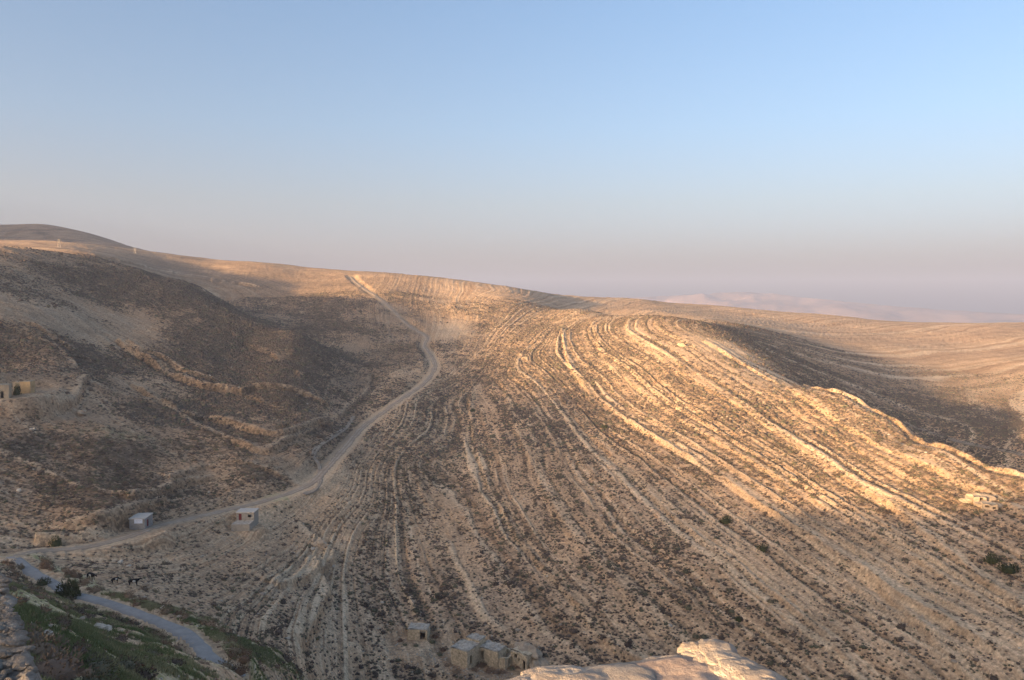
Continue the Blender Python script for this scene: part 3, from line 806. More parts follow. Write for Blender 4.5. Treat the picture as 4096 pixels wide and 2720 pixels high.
# hut on its retaining plinth, below the road
L1, Lp, hp = 4.4, 7.2, 1.75
pl = house('plinth_hut', 'pale hut with black window standing on a high block plinth below the road', 'hut', 249.4, 531.7, (-.95,.31), L1, Lp, hp, .3, M_blockL)
mb = MB(); mb.box(-L1 + .02, -.02, .02, Lp - .02, hp - .25, hp + .02); mb.obj('terrace', M_rub, pl)
house('x', '', '', 0, 0, None, 4.3, 3.6, 1.9, .2, M_blockL, left=[(.55,1.3,.05,1.62),(2.85,3.6,.72,1.4)], roof=M_slab, root=pl, z0=hp, off=(-.003, 3.55))
mb = MB(); mb.box(-4.3+.57, -4.3+1.28, 3.65, 3.70, hp+.06, hp+1.6); mb.obj('door', M_red, pl)
mb = MB(); mb.box(-4.3+2.85, -4.3+3.65, 3.60, 3.66, hp+.67, hp+.72); mb.box(-4.3+2.82, -4.3+2.88, 3.6, 3.66, hp+.72, hp+1.4); mb.box(-4.3+3.57, -4.3+3.63, 3.6, 3.66, hp+.72, hp+1.4)
mb.obj('window_frame', M_dark, pl)

# ruined stone houses at the foot of the striped hill
L1, L2 = 4.1, 4.6
sh_ = house('stone_house', 'tall square ruined house of tan stone with flat dusty roof, largest of the ruins', 'ruin', 467.3, 669.0, (-.82,.57), L1, L2, 3.45, .45, M_sand,
            right=[(.5, 1.3, .4, 2.3)], left=[(2.0,2.3,2.7,2.95),(2.25,2.5,1.2,1.45)], roof=M_rub, over=.03)
house('x', '', '', 0, 0, None, 3.3, 2.4, 3.95, .45, M_sand, roof=M_rub, over=.03, root=sh_, off=(-.2, L2 + .01))
house('x', '', '', 0, 0, None, 4.6, 3.4, 2.7, .45, M_sand, left=[(.35,1.15,.4,2.2)], roof=M_rub, over=.03, root=sh_, off=(4.42, L2 - .1))
rf = house('roofless_house', 'roofless ruin with broken tan stone walls right of the tall square ruin', 'ruin', 504.9, 669.8, (-.85,.53), 4.0, 4.4, 2.5, .4, M_sand,
           right=[(.9, 1.7, .2, 1.7)], crest=.75)
lr = house('low_ruin', 'low tan stone ruin with wide black doorway, leftmost of the ruins below the striped hill', 'ruin', 427, 640.5, (-.97,.22), 4.2, 3.2, 2.2, .4, M_sand,
           left=[(2.65, 3.8, .1, 1.95)], roof=M_rub, over=.03)
mb = MB(); mb.tube((-1.6,-.02,1.85), (-.35,-.02,1.72), .06, .05); mb.obj('beam', M_pole, lr)

def blob_rock(name, mat, c, r, sc=(1,1,1), sd=1, sub=2, amp=.45, parent=None, rz=0, flat=0):
    v, f = icosphere(sub)
    d = 1 + amp * n3(v, sd, 1.3) * 2 + amp * .5 * n3(v, sd + 3, 3.2)
    v = v * d[:, None] * np.array(sc) * r
    if flat: v[:, 2] = np.where(v[:, 2] > flat, flat + (v[:, 2] - flat) * .25, v[:, 2])
    o = mesh_obj(name, v, f, mat, parent); o.location = c; o.rotation_euler = (0, 0, rz); return o
# walled cave mouths cut in the rock: a masonry front with a ragged black opening and a rock brow
def cave(label, u, v, e1, L, h, opens, brow, group='rock cut caves with stone fronts'):
    P0, rz = frame_at(u, v, e1); root = empty('cave_dwelling', P0, rz); tag(root, label, 'cave', group)
    w1 = wall_panel(L, h, .4, opens, lambda x: h - .5 * vn(np.array([x * 1.1]), np.array([u * 1.]), 6)[0], 12)
    mesh_obj('wall', [(p[0] - L, p[1], p[2]) for p in w1.v], w1.f, M_sand if u < 900 else M_orock, root)
    mb = MB(); mb.box(-L + .02, -.02, .42, 2.6, -1.0, h - .2)
    f = [q for i, q in enumerate(mb.f) if i != 2]
    mesh_obj('chamber', mb.v, f, M_sand, root)
    for k, (x, y, z, r, sx) in enumerate(brow):
        blob_rock('rock_brow', M_orock, (x, y, z), r, (sx, 1.0, .62), k + int(u), 3, .7, root)
    return root
cave('tan stone cave front with ragged black opening at the right end of the ruins', 527, 671, (-.75,.66), 4.4, 3.3, [(1.0,1.7,1.7,2.6),(2.0,2.4,1.3,1.9),(3.2,3.9,0.0,1.9)], [(-2.2,2.9,2.3,1.7,1.8),(-4.9,1.8,1.2,1.3,1.2),(1.0,2.2,.9,1.5,1.2),(-3.4,3.3,2.9,1.2,1.3),(-.5,3.0,2.0,1.2,1.2)])
cave('small tomb with square black doorway in the lit rock ledge at the right edge', 986.5, 505, (-.8,-.1), 2.6, 1.9, [(1.2,1.95,0.0,1.6)], [(-1.3,2.7,.9,1.3,2.2),(-3.6,1.8,.2,1.0,1.6)])
cave('two dark slits under a rock ledge just right of the small tomb', 998, 511, (-.8,-.2), 3.0, 1.5, [(.4,1.3,.7,1.1),(1.9,2.6,.4,.85)], [(-1.2,2.6,.6,1.2,2.2)])

# village houses far left
vh = house('village_house', 'square ochre house with one small window on the knoll at the left', 'house', 30.5, 393.3, (-.9,.43), 2.9, 3.0, 3.4, .3, M_vill,
      right=[(1.0,1.5,1.3,1.95)], roof=M_vill2, over=.05)
house('x', '', '', 0, 0, None, 2.6, 2.4, 3.1, .3, M_vill2, left=[(1.5,2.2,.1,2.1)], roof=M_vill2, over=.04, root=vh, off=(-2.92, 1.2))
house('village_house', 'pale sandy house with small window and brown door cut by the left picture edge', 'house', 9.0, 398.3, (-.98,.18), 5.0, 4.0, 3.7, .3, M_vill2,
      left=[(1.9,2.4,1.2,2.0),(3.0,3.7,.1,2.1)], roof=M_vill2, over=.05)

# poles on the far ridge
def pole(u, v, hgt, label):
    x, y, z = hit(u, v, H, 500); r = empty('utility_pole', (x, y, z), R(30)); tag(r, label, 'utility pole', 'poles on the far lit ridge')
    for s in (-1, 1):
        mb = MB(); mb.tube((s * .9, 0, -1), (s * .5, 0, hgt), .16, .12); mb.obj('leg', M_pole, r)
    for zz in (hgt * .95, hgt * .78):
        mb = MB(); mb.box(-1.7, 1.7, -.08, .08, zz, zz + .14); mb.obj('crossarm', M_pole, r)
pole(59.2, 247.5, 7.0, 'pale twin legged power pole, left one of two on the far ridge')
pole(135, 253.5, 5.5, 'pale twin legged power pole, right one of two on the far ridge')

# ---------------------------------------------------------------- plants
def leaf_mat(name, a, b, olive=None):
    g = NT(name); oi = g.n('ShaderNodeObjectInfo'); at = g.attr('tint')
    r = g.math('FRACT', g.math('ADD', oi.outputs['Random'], at))
    st = [(0.0, a), (0.6, b)]
    if olive: st += [(0.85, olive)]
    g.base(g.ramp(r, st)); return g.m
M_scrub = leaf_mat('thorny_scrub', (0.085,0.065,0.05), (0.17,0.128,0.098), (0.135,0.125,0.08))
M_brown = leaf_mat('dry_brown_shrub', (0.16,0.10,0.065), (0.27,0.19,0.125), (0.15,0.14,0.085))
M_green = leaf_mat('olive_green_shrub', (0.05,0.055,0.025), (0.08,0.085,0.04))
def clump(nl, seed, h=.62, core=True, ls=.16):
    r = np.random.default_rng(seed); V = []; F = []
    if core:
        v, f = icosphere(1)
        v = v * (1 + .5 * n3(v, seed, 1.6))[:, None] * np.array([.72, .72, h * .8]); v[:, 2] = np.maximum(v[:, 2], -.05)
        V += [tuple(p) for p in v]; F += [tuple(q) for q in f if (v[q, 2] > -.04).any()]
    for _ in range(nl):
        d = r.normal(size=3); d[2] = abs(d[2]) * .9; d /= np.linalg.norm(d)
        rad = .62 + .38 * r.random() + .15 * math.sin(3 * math.atan2(d[1], d[0]) + seed)
        c = d * np.array([1, 1, h * 1.25]) * rad
        s = ls * (0.6 + .8 * r.random()); a = r.normal(size=3); a /= np.linalg.norm(a); b = np.cross(a, d); b /= np.linalg.norm(b) + 1e-6
        k = len(V); V += [tuple(c + d * s * 1.5), tuple(c - a * s * .6), tuple(c + b * s * .7)]; F.append((k, k+1, k+2))
    return np.array(V), np.array(F)
def mk_mesh(name, V, F, mat):
    me = bpy.data.meshes.new(name); me.from_pydata([tuple(map(float, p)) for p in V], [], [tuple(map(int, q)) for q in F]); me.update(); me.materials.append(mat); return me
big_protos = [clump(150, 10 + k, h=.55 + .1 * (k % 3)) for k in range(5)]
mid_protos = [clump(22, 30 + k, h=.55, ls=.24) for k in range(5)]
far_protos = []
for k in range(5):
    n = 7; r = np.random.default_rng(60 + k)
    ring = [(math.cos(t) * q, math.sin(t) * q, 0.0) for t, q in zip(np.arange(n) * 2 * math.pi / n, .8 + .4 * r.random(n))]
    up = [(p[0] * .7 + r.normal() * .1, p[1] * .7 + r.normal() * .1, .42 + .2 * r.random()) for p in ring]
    V = np.array(ring + up + [(0.1 * r.normal(), .1 * r.normal(), .68)])
    F = []
    for i in range(n):
        j = (i + 1) % n; F += [(i, j, n + j), (i, n + j, n + i), (n + i, n + j, 2 * n)]
    far_protos.append((V, np.array(F)))
def merged(name, protos, X, Y, Zp, S_, rot, tint, mat):
    Vs = []; Fs = []; Ts = []; off = 0
    pick = (np.arange(len(X)) * 7919) % len(protos)
    for k, (V, F) in enumerate(protos):
        m = pick == k; n = m.sum()
        if not n: continue
        c, s = np.cos(rot[m])[:, None], np.sin(rot[m])[:, None]; sc = S_[m][:, None]
        hz_ = (0.8 + .5 * tint[m])[:, None]
        x = (V[None, :, 0] * c - V[None, :, 1] * s) * sc + X[m][:, None]
        y = (V[None, :, 0] * s + V[None, :, 1] * c) * sc + Y[m][:, None]
        z = V[None, :, 2] * sc * hz_ + Zp[m][:, None]
        Vs.append(np.stack([x, y, z], -1).reshape(-1, 3))
        Fs.append((F[None] + (np.arange(n) * len(V))[:, None, None] + off).reshape(-1, 3)); off += n * len(V)
        Ts.append(np.repeat(tint[m], len(V)))
    V = np.concatenate(Vs); F = np.concatenate(Fs); T = np.concatenate(Ts)
    me = bpy.data.meshes.new(name)
    me.vertices.add(len(V)); me.vertices.foreach_set('co', V.astype(np.float32).ravel())
    me.loops.add(F.size); me.loops.foreach_set('vertex_index', F.astype(np.int32).ravel())
    me.polygons.add(len(F)); me.polygons.foreach_set('loop_start', np.arange(0, F.size, 3, dtype=np.int32)); me.update(calc_edges=True)
    at = me.attributes.new('tint', 'FLOAT', 'POINT'); at.data.foreach_set('value', T.astype(np.float32))
    me.materials.append(mat)
    o = link(bpy.data.objects.new(name, me)); o['kind'] = 'stuff'; return o
NS = Net(scrub); NV = Net(VIS.astype(float)); NG = Net(G_); NR = Net(roadmask)
def region(x_, y_, D_):
    b = float(NB(x_, y_)); u_ = 512 + FOC * x_ / y_
    if D_ < 135 and u_ < 300: return 'on the green slope beside the paved road'
    if u_ < 330 and D_ < 215: return 'in the stony wadi below the two huts'
    if b < -8: return 'on the dark hill left of the dirt track'
    if u_ < 420: return 'on the left flank of the striped hill'
    if u_ > 780: return 'on the striped hill towards the right edge'
    return 'on the lower middle of the striped hill' if D_ < 200 else 'on the upper middle of the striped hill'
def scatter(n, dmin, dmax, azl, azr, dens):
    D = np.sqrt(rng.random(n) * (dmax**2 - dmin**2) + dmin**2); a = R(azl) + rng.random(n) * R(azr - azl)
    x, y = D * np.sin(a), D * np.cos(a)
    keep = (rng.random(n) < dens(x, y, D)) & (NV(x, y) > .5) & (NR(x, y) < .15)
    for (sx, sy, _) in STAND.values(): keep &= np.hypot(x - sx, y - sy) > 6.5
    return x[keep], y[keep], D[keep]
# scrub over all the slopes
x, y, D = scatter(600000, 105, 640, -35, 35, lambda x, y, D: 0.50 * (.55 + .9 * sst(.3, .7, fbm(x / 4, y / 4, 99, 2))) * np.clip(NS(x, y) * 1.15 - .08, 0, 1.1) * np.where(D > 430, .7, 1.0) * (1 + (.7 * sst(-4, 0, NB(x, y)) + .6 * sst(-11, -14, NB(x, y))) * (D < 520)) * (1 - .6 * NG(x, y)))
# heavy tailed sizes
sz = .24 + .17 * rng.random(len(x)) + .5 * np.where(rng.random(len(x)) < .10, rng.random(len(x)) ** 1.5, 0)
sz *= np.where(NS(x, y) > .7, 1.12, 1.0)
zz = H(x, y) - .05; rot = rng.random(len(x)) * 6.28; tint = rng.random(len(x))
app = sz / D; order = np.argsort(-app)
ind = order[:285]; rest = order[285:]
nr = rest[D[rest] < 270]; fr = rest[D[rest] >= 270]
#print('scrub', len(x), 'near', len(nr), 'far', len(fr))
sc1 = merged('thorn_scrub', mid_protos + mid_protos, x[nr], y[nr], zz[nr], sz[nr], rot[nr], tint[nr], M_scrub)
tag(sc1, 'low dark thorny scrub dotted thickly over the nearer stony slopes', 'scrub')
sc2 = merged('thorn_scrub', far_protos, x[fr], y[fr], zz[fr], sz[fr] * 1.05, rot[fr], tint[fr], M_scrub)
tag(sc2, 'fine dark speckle of thorny scrub on the far upper slopes', 'scrub')
big_me = [mk_mesh('thorn_bush', V, F, M_scrub) for V, F in big_protos]
for n_, i in enumerate(ind):
    o = bpy.data.objects.new('thorn_bush', big_me[n_ % 5]); C.collection.objects.link(o)
    o.location = (x[i], y[i], zz[i]); o.rotation_euler = (0, 0, rot[i]); s = sz[i] * 1.05; o.scale = (s, s, s * (.8 + .4 * tint[i]))
    wd = 'wide' if sz[i] > .62 else 'medium' if sz[i] > .5 else 'small'; g_ = wd + ' cushion bushes ' + region(x[i], y[i], D[i])
    tag(o, wd + ' grey brown cushion bush ' + region(x[i], y[i], D[i]), 'bush', g_)

# dark single shrubs that stand out
def shrub(name, u, v, w_, h_, mat, label, sd, nl=420, core=True, D=None, cat='shrub', group=None):
    x_, y_, z_ = hit(u, v, H)
    V, F = clump(nl, sd, h=.6, core=core, ls=.11)
    r = empty(name, (x_, y_, z_ - .1), sd * 1.3); tag(r, label, cat, group)
    mb = MB()
    for k in range(4):
        t = k * 1.6 + sd; mb.tube((0, 0, -.2), (math.cos(t) * w_ * .25, math.sin(t) * w_ * .25, h_ * .45), .07, .03, 5)
    mb.obj('stem', M_bark, r)
    me = mk_mesh('foliage', V * np.array([w_, w_, h_ / .75]), F, mat); o = link(bpy.data.objects.new('foliage', me), r)
    return r
for a in [
    (726,522,1.75,1.5,'dark olive bush alone on a bare rib in the middle of the striped hill',81),
    (763,551,1.5,1.6,'rounded dark bush at the top of a gully below the middle of the striped hill',82),
    (992,562,1.5,1.8,'tall dark green bush near the right edge, upper left of a pair',83),
    (1009,571,1.9,1.6,'wide dark green bush near the right edge, lower right of a pair',84),
    (739,620,.95,.8,'small nearly black bush alone above the lit parapet corner',85),
    (473,411,1.3,1.2,'dark bush high on the left flank of the striped hill',86),
    (605,428,1.5,1.3,'dark bush at the shade line below the lit rock ribs',87),
    (56,546,1.2,2.2,'upright dark bush against the pale rock face beside the track',88),
    (17,394.5,1.0,3.0,'narrow dark tree between the two village houses',89)]:
    shrub('dark_shrub' if a[5] != 89 else 'small_tree', a[0], a[1], a[2], a[3], M_green, a[4], a[5], cat='bush' if a[5] != 89 else 'tree')
shrub('green_shrub', 69, 597, 1.75, 2.6, M_green, 'large round olive green bush beside the pale road at the lower left', 90, 700)
shrub('green_shrub', 43, 584.5, 1.1, 1.2, M_green, 'flat green bush at the near road edge, left of the large round bush', 91)
shrub('brown_shrub', 20.5, 568.5, .7, .9, M_brown, 'small brown bush at the upper end of the pale road', 92)
# brown bushes along the paved road
bro = [mk_mesh('roadside_bush', *clump(260, 200 + k, h=.75, core=True, ls=.12), M_brown) for k in range(4)]
near_road = []
NH = lambda a, b: math.hypot(a, b) < float(np.hypot(*low_xy[np.argmin(np.hypot(low_xy[:, 0] - a, low_xy[:, 1] - b))]))
for s_, cnt in ((-1, 46), (1, 30)):
    for k in range(cnt):
        i = int((k + rng.random() * .9) / cnt * (len(low_xy) - 2)); p0 = low_xy[i]; t = low_xy[i+1] - p0; t /= np.linalg.norm(t); n_ = np.array([-t[1], t[0]])
        q = p0 + n_ * s_ * (2.3 + 2.2 * rng.random()); near_road.append((s_, q[0], q[1], (.75 if s_ > 0 else .8) * (.5 + .9 * rng.random())))
for k, (sd_, a, b, s) in enumerate(near_road):
    o = bpy.data.objects.new('roadside_bush', bro[k % 4]); C.collection.objects.link(o)
    o.location = (a, b, float(H(a, b)) - .08); o.rotation_euler = (0, 0, k * 2.1); o.scale = (s, s, s * 1.1)
    wd = 'large' if s > .95 else 'medium' if s > .65 else 'small'; side = 'castle side' if NH(a, b) else 'wadi side'
    part_ = 'upper end' if math.hypot(a, b) > 130 else 'middle stretch' if math.hypot(a, b) > 105 else 'lower end'
    tag(o, wd + ' brown bush, ' + side + ' verge, ' + part_ + ' of the paved road', 'bush', wd + ' brown bushes, ' + side + ' verge, ' + part_)
# bushes and grass on the near slope
x, y, D = scatter(30000, 34, 150, -35, -9, lambda x, y, D: np.clip(.10 * (.3 + NG(x, y)) , 0, 1))
k_ = np.hypot(x, y) > 20
x, y, D = x[k_], y[k_], D[k_]
sz = .18 + .3 * rng.random(len(x)) ** 2 + .5 * (rng.random(len(x)) < .06)
merged('near_scrub', mid_protos + mid_protos, x, y, H(x, y) - .05, sz, rng.random(len(x)) * 6.28, rng.random(len(x)), M_brown)
tag(bpy.context.scene.objects['near_scrub'], 'brown and grey scrub mixed into the green slope at the lower left', 'scrub')
slope_me = [mk_mesh('slope_bush', *clump(420, 300 + k, h=.6, core=True, ls=.09), M_scrub) for k in range(3)]
for k, (u, v, s) in enumerate([(37,655,1.5),(50,676,1.7),(31,640,1.1),(95,671,1.3),(122,668,1.1),(75,652,.9),(120,640,.8),(20,602,.8),(12,590,.7),(60,625,.8),(150,655,.8),(88,690,1.4),(140,678,1.0),(108,628,.7),(45,612,.7),(85,618,.7),(175,664,.8)]):
    x_, y_, z_ = hit(u, v, H, 18); o = bpy.data.objects.new('slope_bush', slope_me[k % 3]); C.collection.objects.link(o)
    o.location = (x_, y_, z_ - .05); o.rotation_euler = (0, 0, k); o.scale = (s, s, s * .9)
    wd = 'wide' if s > 1.2 else 'middling' if s > .85 else 'small'; wh = 'near the bottom edge' if v > 660 else 'higher up beside the rubble wall' if u < 50 else 'between wall and paved road'
    tag(o, wd + ' grey brown bush on the green slope, ' + wh, 'bush', wd + ' bushes on the green slope ' + wh)
g = NT('slope_grass'); at = g.attr('tint'); g.base(g.ramp(at, [(0, (0.13,0.17,0.07)), (.5, (0.25,0.26,0.13)), (1, (0.48,0.42,0.26))])); M_grass = g.m
tuft = []
for k in range(4):
    r = np.random.default_rng(400 + k); V = []; F = []
    for b in range(9):
        t = r.random() * 6.28; d = .5 * r.random(); c = np.array([math.cos(t) * d, math.sin(t) * d, 0]); l = np.array([r.normal() * .35, r.normal() * .35, .6 + .5 * r.random()]); w_ = np.array([-math.sin(t), math.cos(t), 0]) * .12
        q = len(V); V += [tuple(c - w_), tuple(c + w_), tuple(c + l)]; F.append((q, q+1, q+2))
    tuft.append((np.array(V), np.array(F)))
x, y, D = scatter(240000, 26, 135, -35, -9, lambda x, y, D: np.clip(NG(x, y) * 1.2 - .15, 0, 1) * sst(.35, .6, fbm(x / 3, y / 3, 77, 3)))
#print('grass', len(x))
x, y = x[:45000], y[:45000]
merged('slope_grass', tuft, x, y, H(x, y) - .02, .22 + .16 * rng.random(len(x)), rng.random(len(x)) * 6.28, np.clip(fbm(x / 5, y / 5, 78, 3) * 1.5 - .45 + .3 * rng.random(len(x)), 0, 1), M_grass)
tag(C.objects['slope_grass'], 'short green grass over the slope at the lower left', 'grass')

# ---------------------------------------------------------------- stones
def stone_proto(k, sub=1):
    v, f = icosphere(sub); r = np.random.default_rng(500 + k)
    v = v * (1 + .9 * n3(v, k + 1, 1.1))[:, None] * (np.array([1, .75, .55]) * (.8 + .4 * r.random(3))); return v, f
sp = [stone_proto(k) for k in range(5)]; sp0 = [(lambda vf: vf)(stone_proto(k, 0)) for k in range(5)]
g = NT('loose_limestone'); oi = g.n('ShaderNodeObjectInfo'); at = g.attr('tint')
g.base(g.ramp(g.math('FRACT', g.math('ADD', oi.outputs['Random'], at)), [(0, (0.30,0.24,0.18)), (.5, (0.42,0.36,0.28)), (.8, (0.50,0.45,0.37)), (1, (0.38,0.25,0.16))])); M_stone = g.m
rub_f = patches([(300,560,4,.12,1.2),(330,640,3,.1,1.),(210,590,5,.12,.7),(60,640,6,.3,.8),(440,640,3,.06,1.3),(480,640,3,.05,1.),(150,520,4,.06,.6),(320,520,2,.06,.8),(250,540,2,.04,.8)])
def rdens(x, y, D):
    a = np.arctan2(x, y); l = np.log(D); return .035 + .16 * np.clip(rub_f(a, l), 0, 1.3) + .05 * sst(.5, .7, fbm(x / 10, y / 10, 88, 3))
x, y, D = scatter(130000, 34, 420, -35, 35, rdens)
sz = .10 + .16 * rng.random(len(x)) + .45 * np.where(rng.random(len(x)) < .05, rng.random(len(x)), 0)
order = np.argsort(-sz / D); ind = order[:160]; rest = order[160:]
#print('stones', len(x))
merged('loose_stones', sp0, x[rest], y[rest], H(x[rest], y[rest]), sz[rest], rng.random(len(rest)) * 6.28, rng.random(len(rest)), M_stone)
tag(C.objects['loose_stones'], 'pale loose stones strewn over the slopes and the valley floor', 'stones')
sme = [mk_mesh('boulder', *stone_proto(20 + k, 2), M_stone) for k in range(6)]
for n_, i in enumerate(ind):
    o = bpy.data.objects.new('boulder', sme[n_ % 6]); C.collection.objects.link(o); s = sz[i]
    o.location = (x[i], y[i], float(H(x[i], y[i])) + s * .1); o.rotation_euler = (0, 0, n_ * 1.7); o.scale = (s, s, s)
    wd = 'large' if s > .5 else 'medium' if s > .32 else 'small'; g_ = region(x[i], y[i], D[i])
    tag(o, wd + ' pale loose stone ' + g_, 'boulder', wd + ' loose stones ' + g_)
for k, (u, v, s, lab, mt) in enumerate([
    (320,546,1.5,'big rounded tan boulder at the foot of the striped hill above the wadi',M_orock),
    (313,549,.55,'bright white stone beside the big rounded boulder',M_white),
    (163,609,.45,'pale boulder between the paved road and the brown bushes',M_white),
    (146,583+5,.8,'reddish boulder near the cattle',M_orock),
    (120,563,.6,'white stone on the wadi slope above the cattle',M_white),
    (19,491,.6,'white boulder on the dark scrub slope below the village',M_white),
    (32,430,.7,'white boulder at the left below the village terrace',M_white),
    (82,414,1.5,'tilted tan rock slab standing in the slope right of the village terrace',M_orock),
    (682,346,1.6,'tan rock outcrop alone on the smooth lit crest of the striped hill',M_orock),
    (99,629,.55,'white rock among the grass above the road, left of a pair',M_white),(107,631,.6,'white rock among the grass above the road, right of a pair',M_white),
    (47,636,.35,'small white rock on the green slope nearest the big wall',M_white)]):
    x_, y_, z_ = hit(u, v, H, 20)
    o = blob_rock('boulder', mt, (x_, y_, z_ + s * .25), s, (1.2, .8, .7), 600 + k, 3, .5, None, k * 1.1); tag(o, lab, 'boulder')

# fallen masonry and roof debris round the ruins, scrub against their walls
rx = []; ry = []
for k in ('low_ruin', 'stone_house', 'roofless'):
    n = 420; t = rng.random(n) * 6.28; d = 3.0 + 6.5 * rng.random(n) ** .8
    rx.append(STAND[k][0] + d * np.cos(t)); ry.append(STAND[k][1] + d * np.sin(t))
rx = np.concatenate(rx); ry = np.concatenate(ry)
merged('fallen_stones', sp0, rx, ry, H(rx, ry) + .03, .10 + .20 * rng.random(len(rx)) ** 2, rng.random(len(rx)) * 6.28, rng.random(len(rx)), M_stone)
tag(C.objects['fallen_stones'], 'fallen masonry stones heaped round the ruined houses', 'stones')
for k, (u, v, s) in enumerate([(457,672,.8),(474,671,.7),(481,666,1.0),(485,664,.9),(489,672,.8),(496,673,.9),(503,673,.8),(512,669,.7),(519,667,.8),(447,666,.6),(432,642,.8),(436,637,.9),(400,641,.7),(405,645,.6),(416,646,.6),(443,650,.8),(440,655,.7)]):
    x_, y_, z_ = hit(u, v, H); o = bpy.data.objects.new('ruin_bush', bro[k % 4]); C.collection.objects.link(o)
    o.location = (x_, y_, z_ - .1); o.rotation_euler = (0, 0, k * 1.3); o.scale = (s * 1.2, s * 1.2, s)
    wh = 'between the low ruin and the square ruin' if 428 < u < 452 else 'round the low leftmost ruin' if u < 428 else 'in front of the square ruin' if u < 478 else 'in front of the roofless ruin'
    tag(o, 'rust brown bush ' + wh, 'bush', 'rust brown bushes ' + wh)

# ---------------------------------------------------------------- cattle in the wadi
M_cow = simple('black_hide', (0.012,0.011,0.012), rough=.7, var=.2); M_cowW = simple('white_hide', (0.55,0.52,0.47), rough=.8, var=.1)
def skinned(name, joints, edges, mat, parent=None):
    me = bpy.data.meshes.new(name); me.from_pydata([j[0] for j in joints], edges, []); me.update()
    o = link(bpy.data.objects.new(name, me), parent); me.materials.append(mat)
    m = o.modifiers.new('skin', 'SKIN'); m.use_smooth_shade = True
    o.data.skin_vertices[0].data[0].use_root = True
    for k, j in enumerate(joints):
        r = j[1]; o.data.skin_vertices[0].data[k].radius = (r, r) if not isinstance(r, tuple) else r
    s = o.modifiers.new('sub', 'SUBSURF'); s.levels = 1; s.render_levels = 1
    return o
def cow(u, v, rz, label, sc=1.0, graze=0.0):
    x_, y_, z_ = hit(u, v, H); r = empty('cow', (x_, y_, z_), rz); r.scale = (sc,) * 3
    tag(r, label, 'cow', 'black cattle in the wadi below the road')
    J = [((-.1,0,1.02), (.30,.34)), ((-.62,0,1.05), (.25,.28)), ((-.85,0,1.1), .12), ((.38,0,1.02), (.27,.33)), ((.68,0,1.10), (.19,.24)), ((.98,0,1.24 - .6*graze), .14), ((1.18,0,1.28 - .9*graze), (.13,.12)), ((1.45,0,1.08 - .95*graze), .075)]
    E_ = [(0,1),(1,2),(0,3),(3,4),(4,5),(5,6),(6,7)]
    for sx, root_, knee, back in ((.52, 3, .48, .03), (-.62, 1, .52, -.10)):
        for sy in (-1, 1):
            k = len(J); J += [((sx, sy*.17, .78), .13), ((sx + back*-.6 + (.06 if sx > 0 else .10)*sy*.5, sy*.18, knee), .075), ((sx + back, sy*.18, .20), .05), ((sx + back + .02, sy*.18, .03), .06)]
            E_ += [(root_, k), (k, k+1), (k+1, k+2), (k+2, k+3)]
    b = skinned('body', J, E_, M_cow, r)
    for s in (-1, 1):
        mb = MB(); mb.tube((1.12, s*.10, 1.37 - .85*graze), (1.13, s*.27, 1.36 - .85*graze), .05, .02, 5); mb.obj('ear', M_cow, r)
        mb = MB(); mb.tube((1.15, s*.07, 1.40 - .85*graze), (1.2, s*.17, 1.55 - .85*graze), .025, .008, 5); mb.obj('horn', M_white, r)
    mb = MB(); mb.tube((-.93,0,1.12), (-1.0,0,.72), .035, .02, 5); mb.tube((-1.0,0,.72), (-.98,0,.45), .02, .05, 5); mb.obj('tail', M_cow, r)
    for s in (-1, 1):
        vv, ff = icosphere(2); keep = vv * np.array([.26,.05,.20]) + np.array([.12, s*.325, 1.0]); mesh_obj('white_patch', keep, ff, M_cowW, r, True)
    return r
cow(133.5, 586.5, R(20), 'black and white cow standing broadside in the wadi below the road', 1.0)
cow(115, 583.5, R(60), 'smaller black cow half turned away between the round bush and the broadside cow', .8, .6)
cow(91, 580, R(-20), 'black cow partly hidden behind the pale road and the round bush', .95, .3)

# ---------------------------------------------------------------- masonry near the camera
g = NT('mortar_and_rubble_top'); p = g.pos()
c1 = g.ramp(g.noise(p, 4.0, 6, .7), [(.35, (0.36,0.27,0.215)), (.55, (0.47,0.37,0.30)), (.7, (0.54,0.45,0.37))])
c1 = g.mix(g.ramp(g.noise(p, 1.6, 4, .6), [(.45, 0.), (.6, .55)]), c1, (0.44,0.40,0.36))
g.base(c1); g.bump(g.noise(p, 22, 6, .75), .03, 1.0); M_mort = g.m
g = NT('pale_rough_masonry_stone'); p = g.pos(); oi = g.n('ShaderNodeObjectInfo')
c1 = g.ramp(g.noise(p, 5.0, 6, .7), [(.35, (0.32,0.25,0.19)), (.55, (0.44,0.38,0.31)), (.72, (0.52,0.48,0.42))])
g.base(g.mix(.4, c1, g.ramp(oi.outputs['Random'], [(0, (0.44,0.36,0.28)), (1, (0.56,0.52,0.46))])))
g.bump(g.noise(p, 14, 6, .75), .05, 1.0); M_mst = g.m
g = NT('grey_rubble_wall_top'); p = g.pos()
g.base(g.ramp(g.noise(p, 3.0, 6, .75), [(.35, (0.19,0.17,0.14)), (.5, (0.30,0.275,0.24)), (.65, (0.46,0.43,0.38))])); g.bump(g.noise(p, 9, 6, .75), .12, 1.0); M_gwall = g.m
def unz(u, v, z):
    x, y, zz = ray(u, v); k = z / zz; return np.array([x * k, y * k])
def in_poly(px, py, poly):
    ins = np.zeros(px.shape, bool); n = len(poly)
    for i in range(n):
        x1, y1 = poly[i]; x2, y2 = poly[(i+1) % n]
        c = ((y1 > py) != (y2 > py)) & (px < (x2 - x1) * (py - y1) / (y2 - y1 + 1e-12) + x1)
        ins ^= c
    return ins
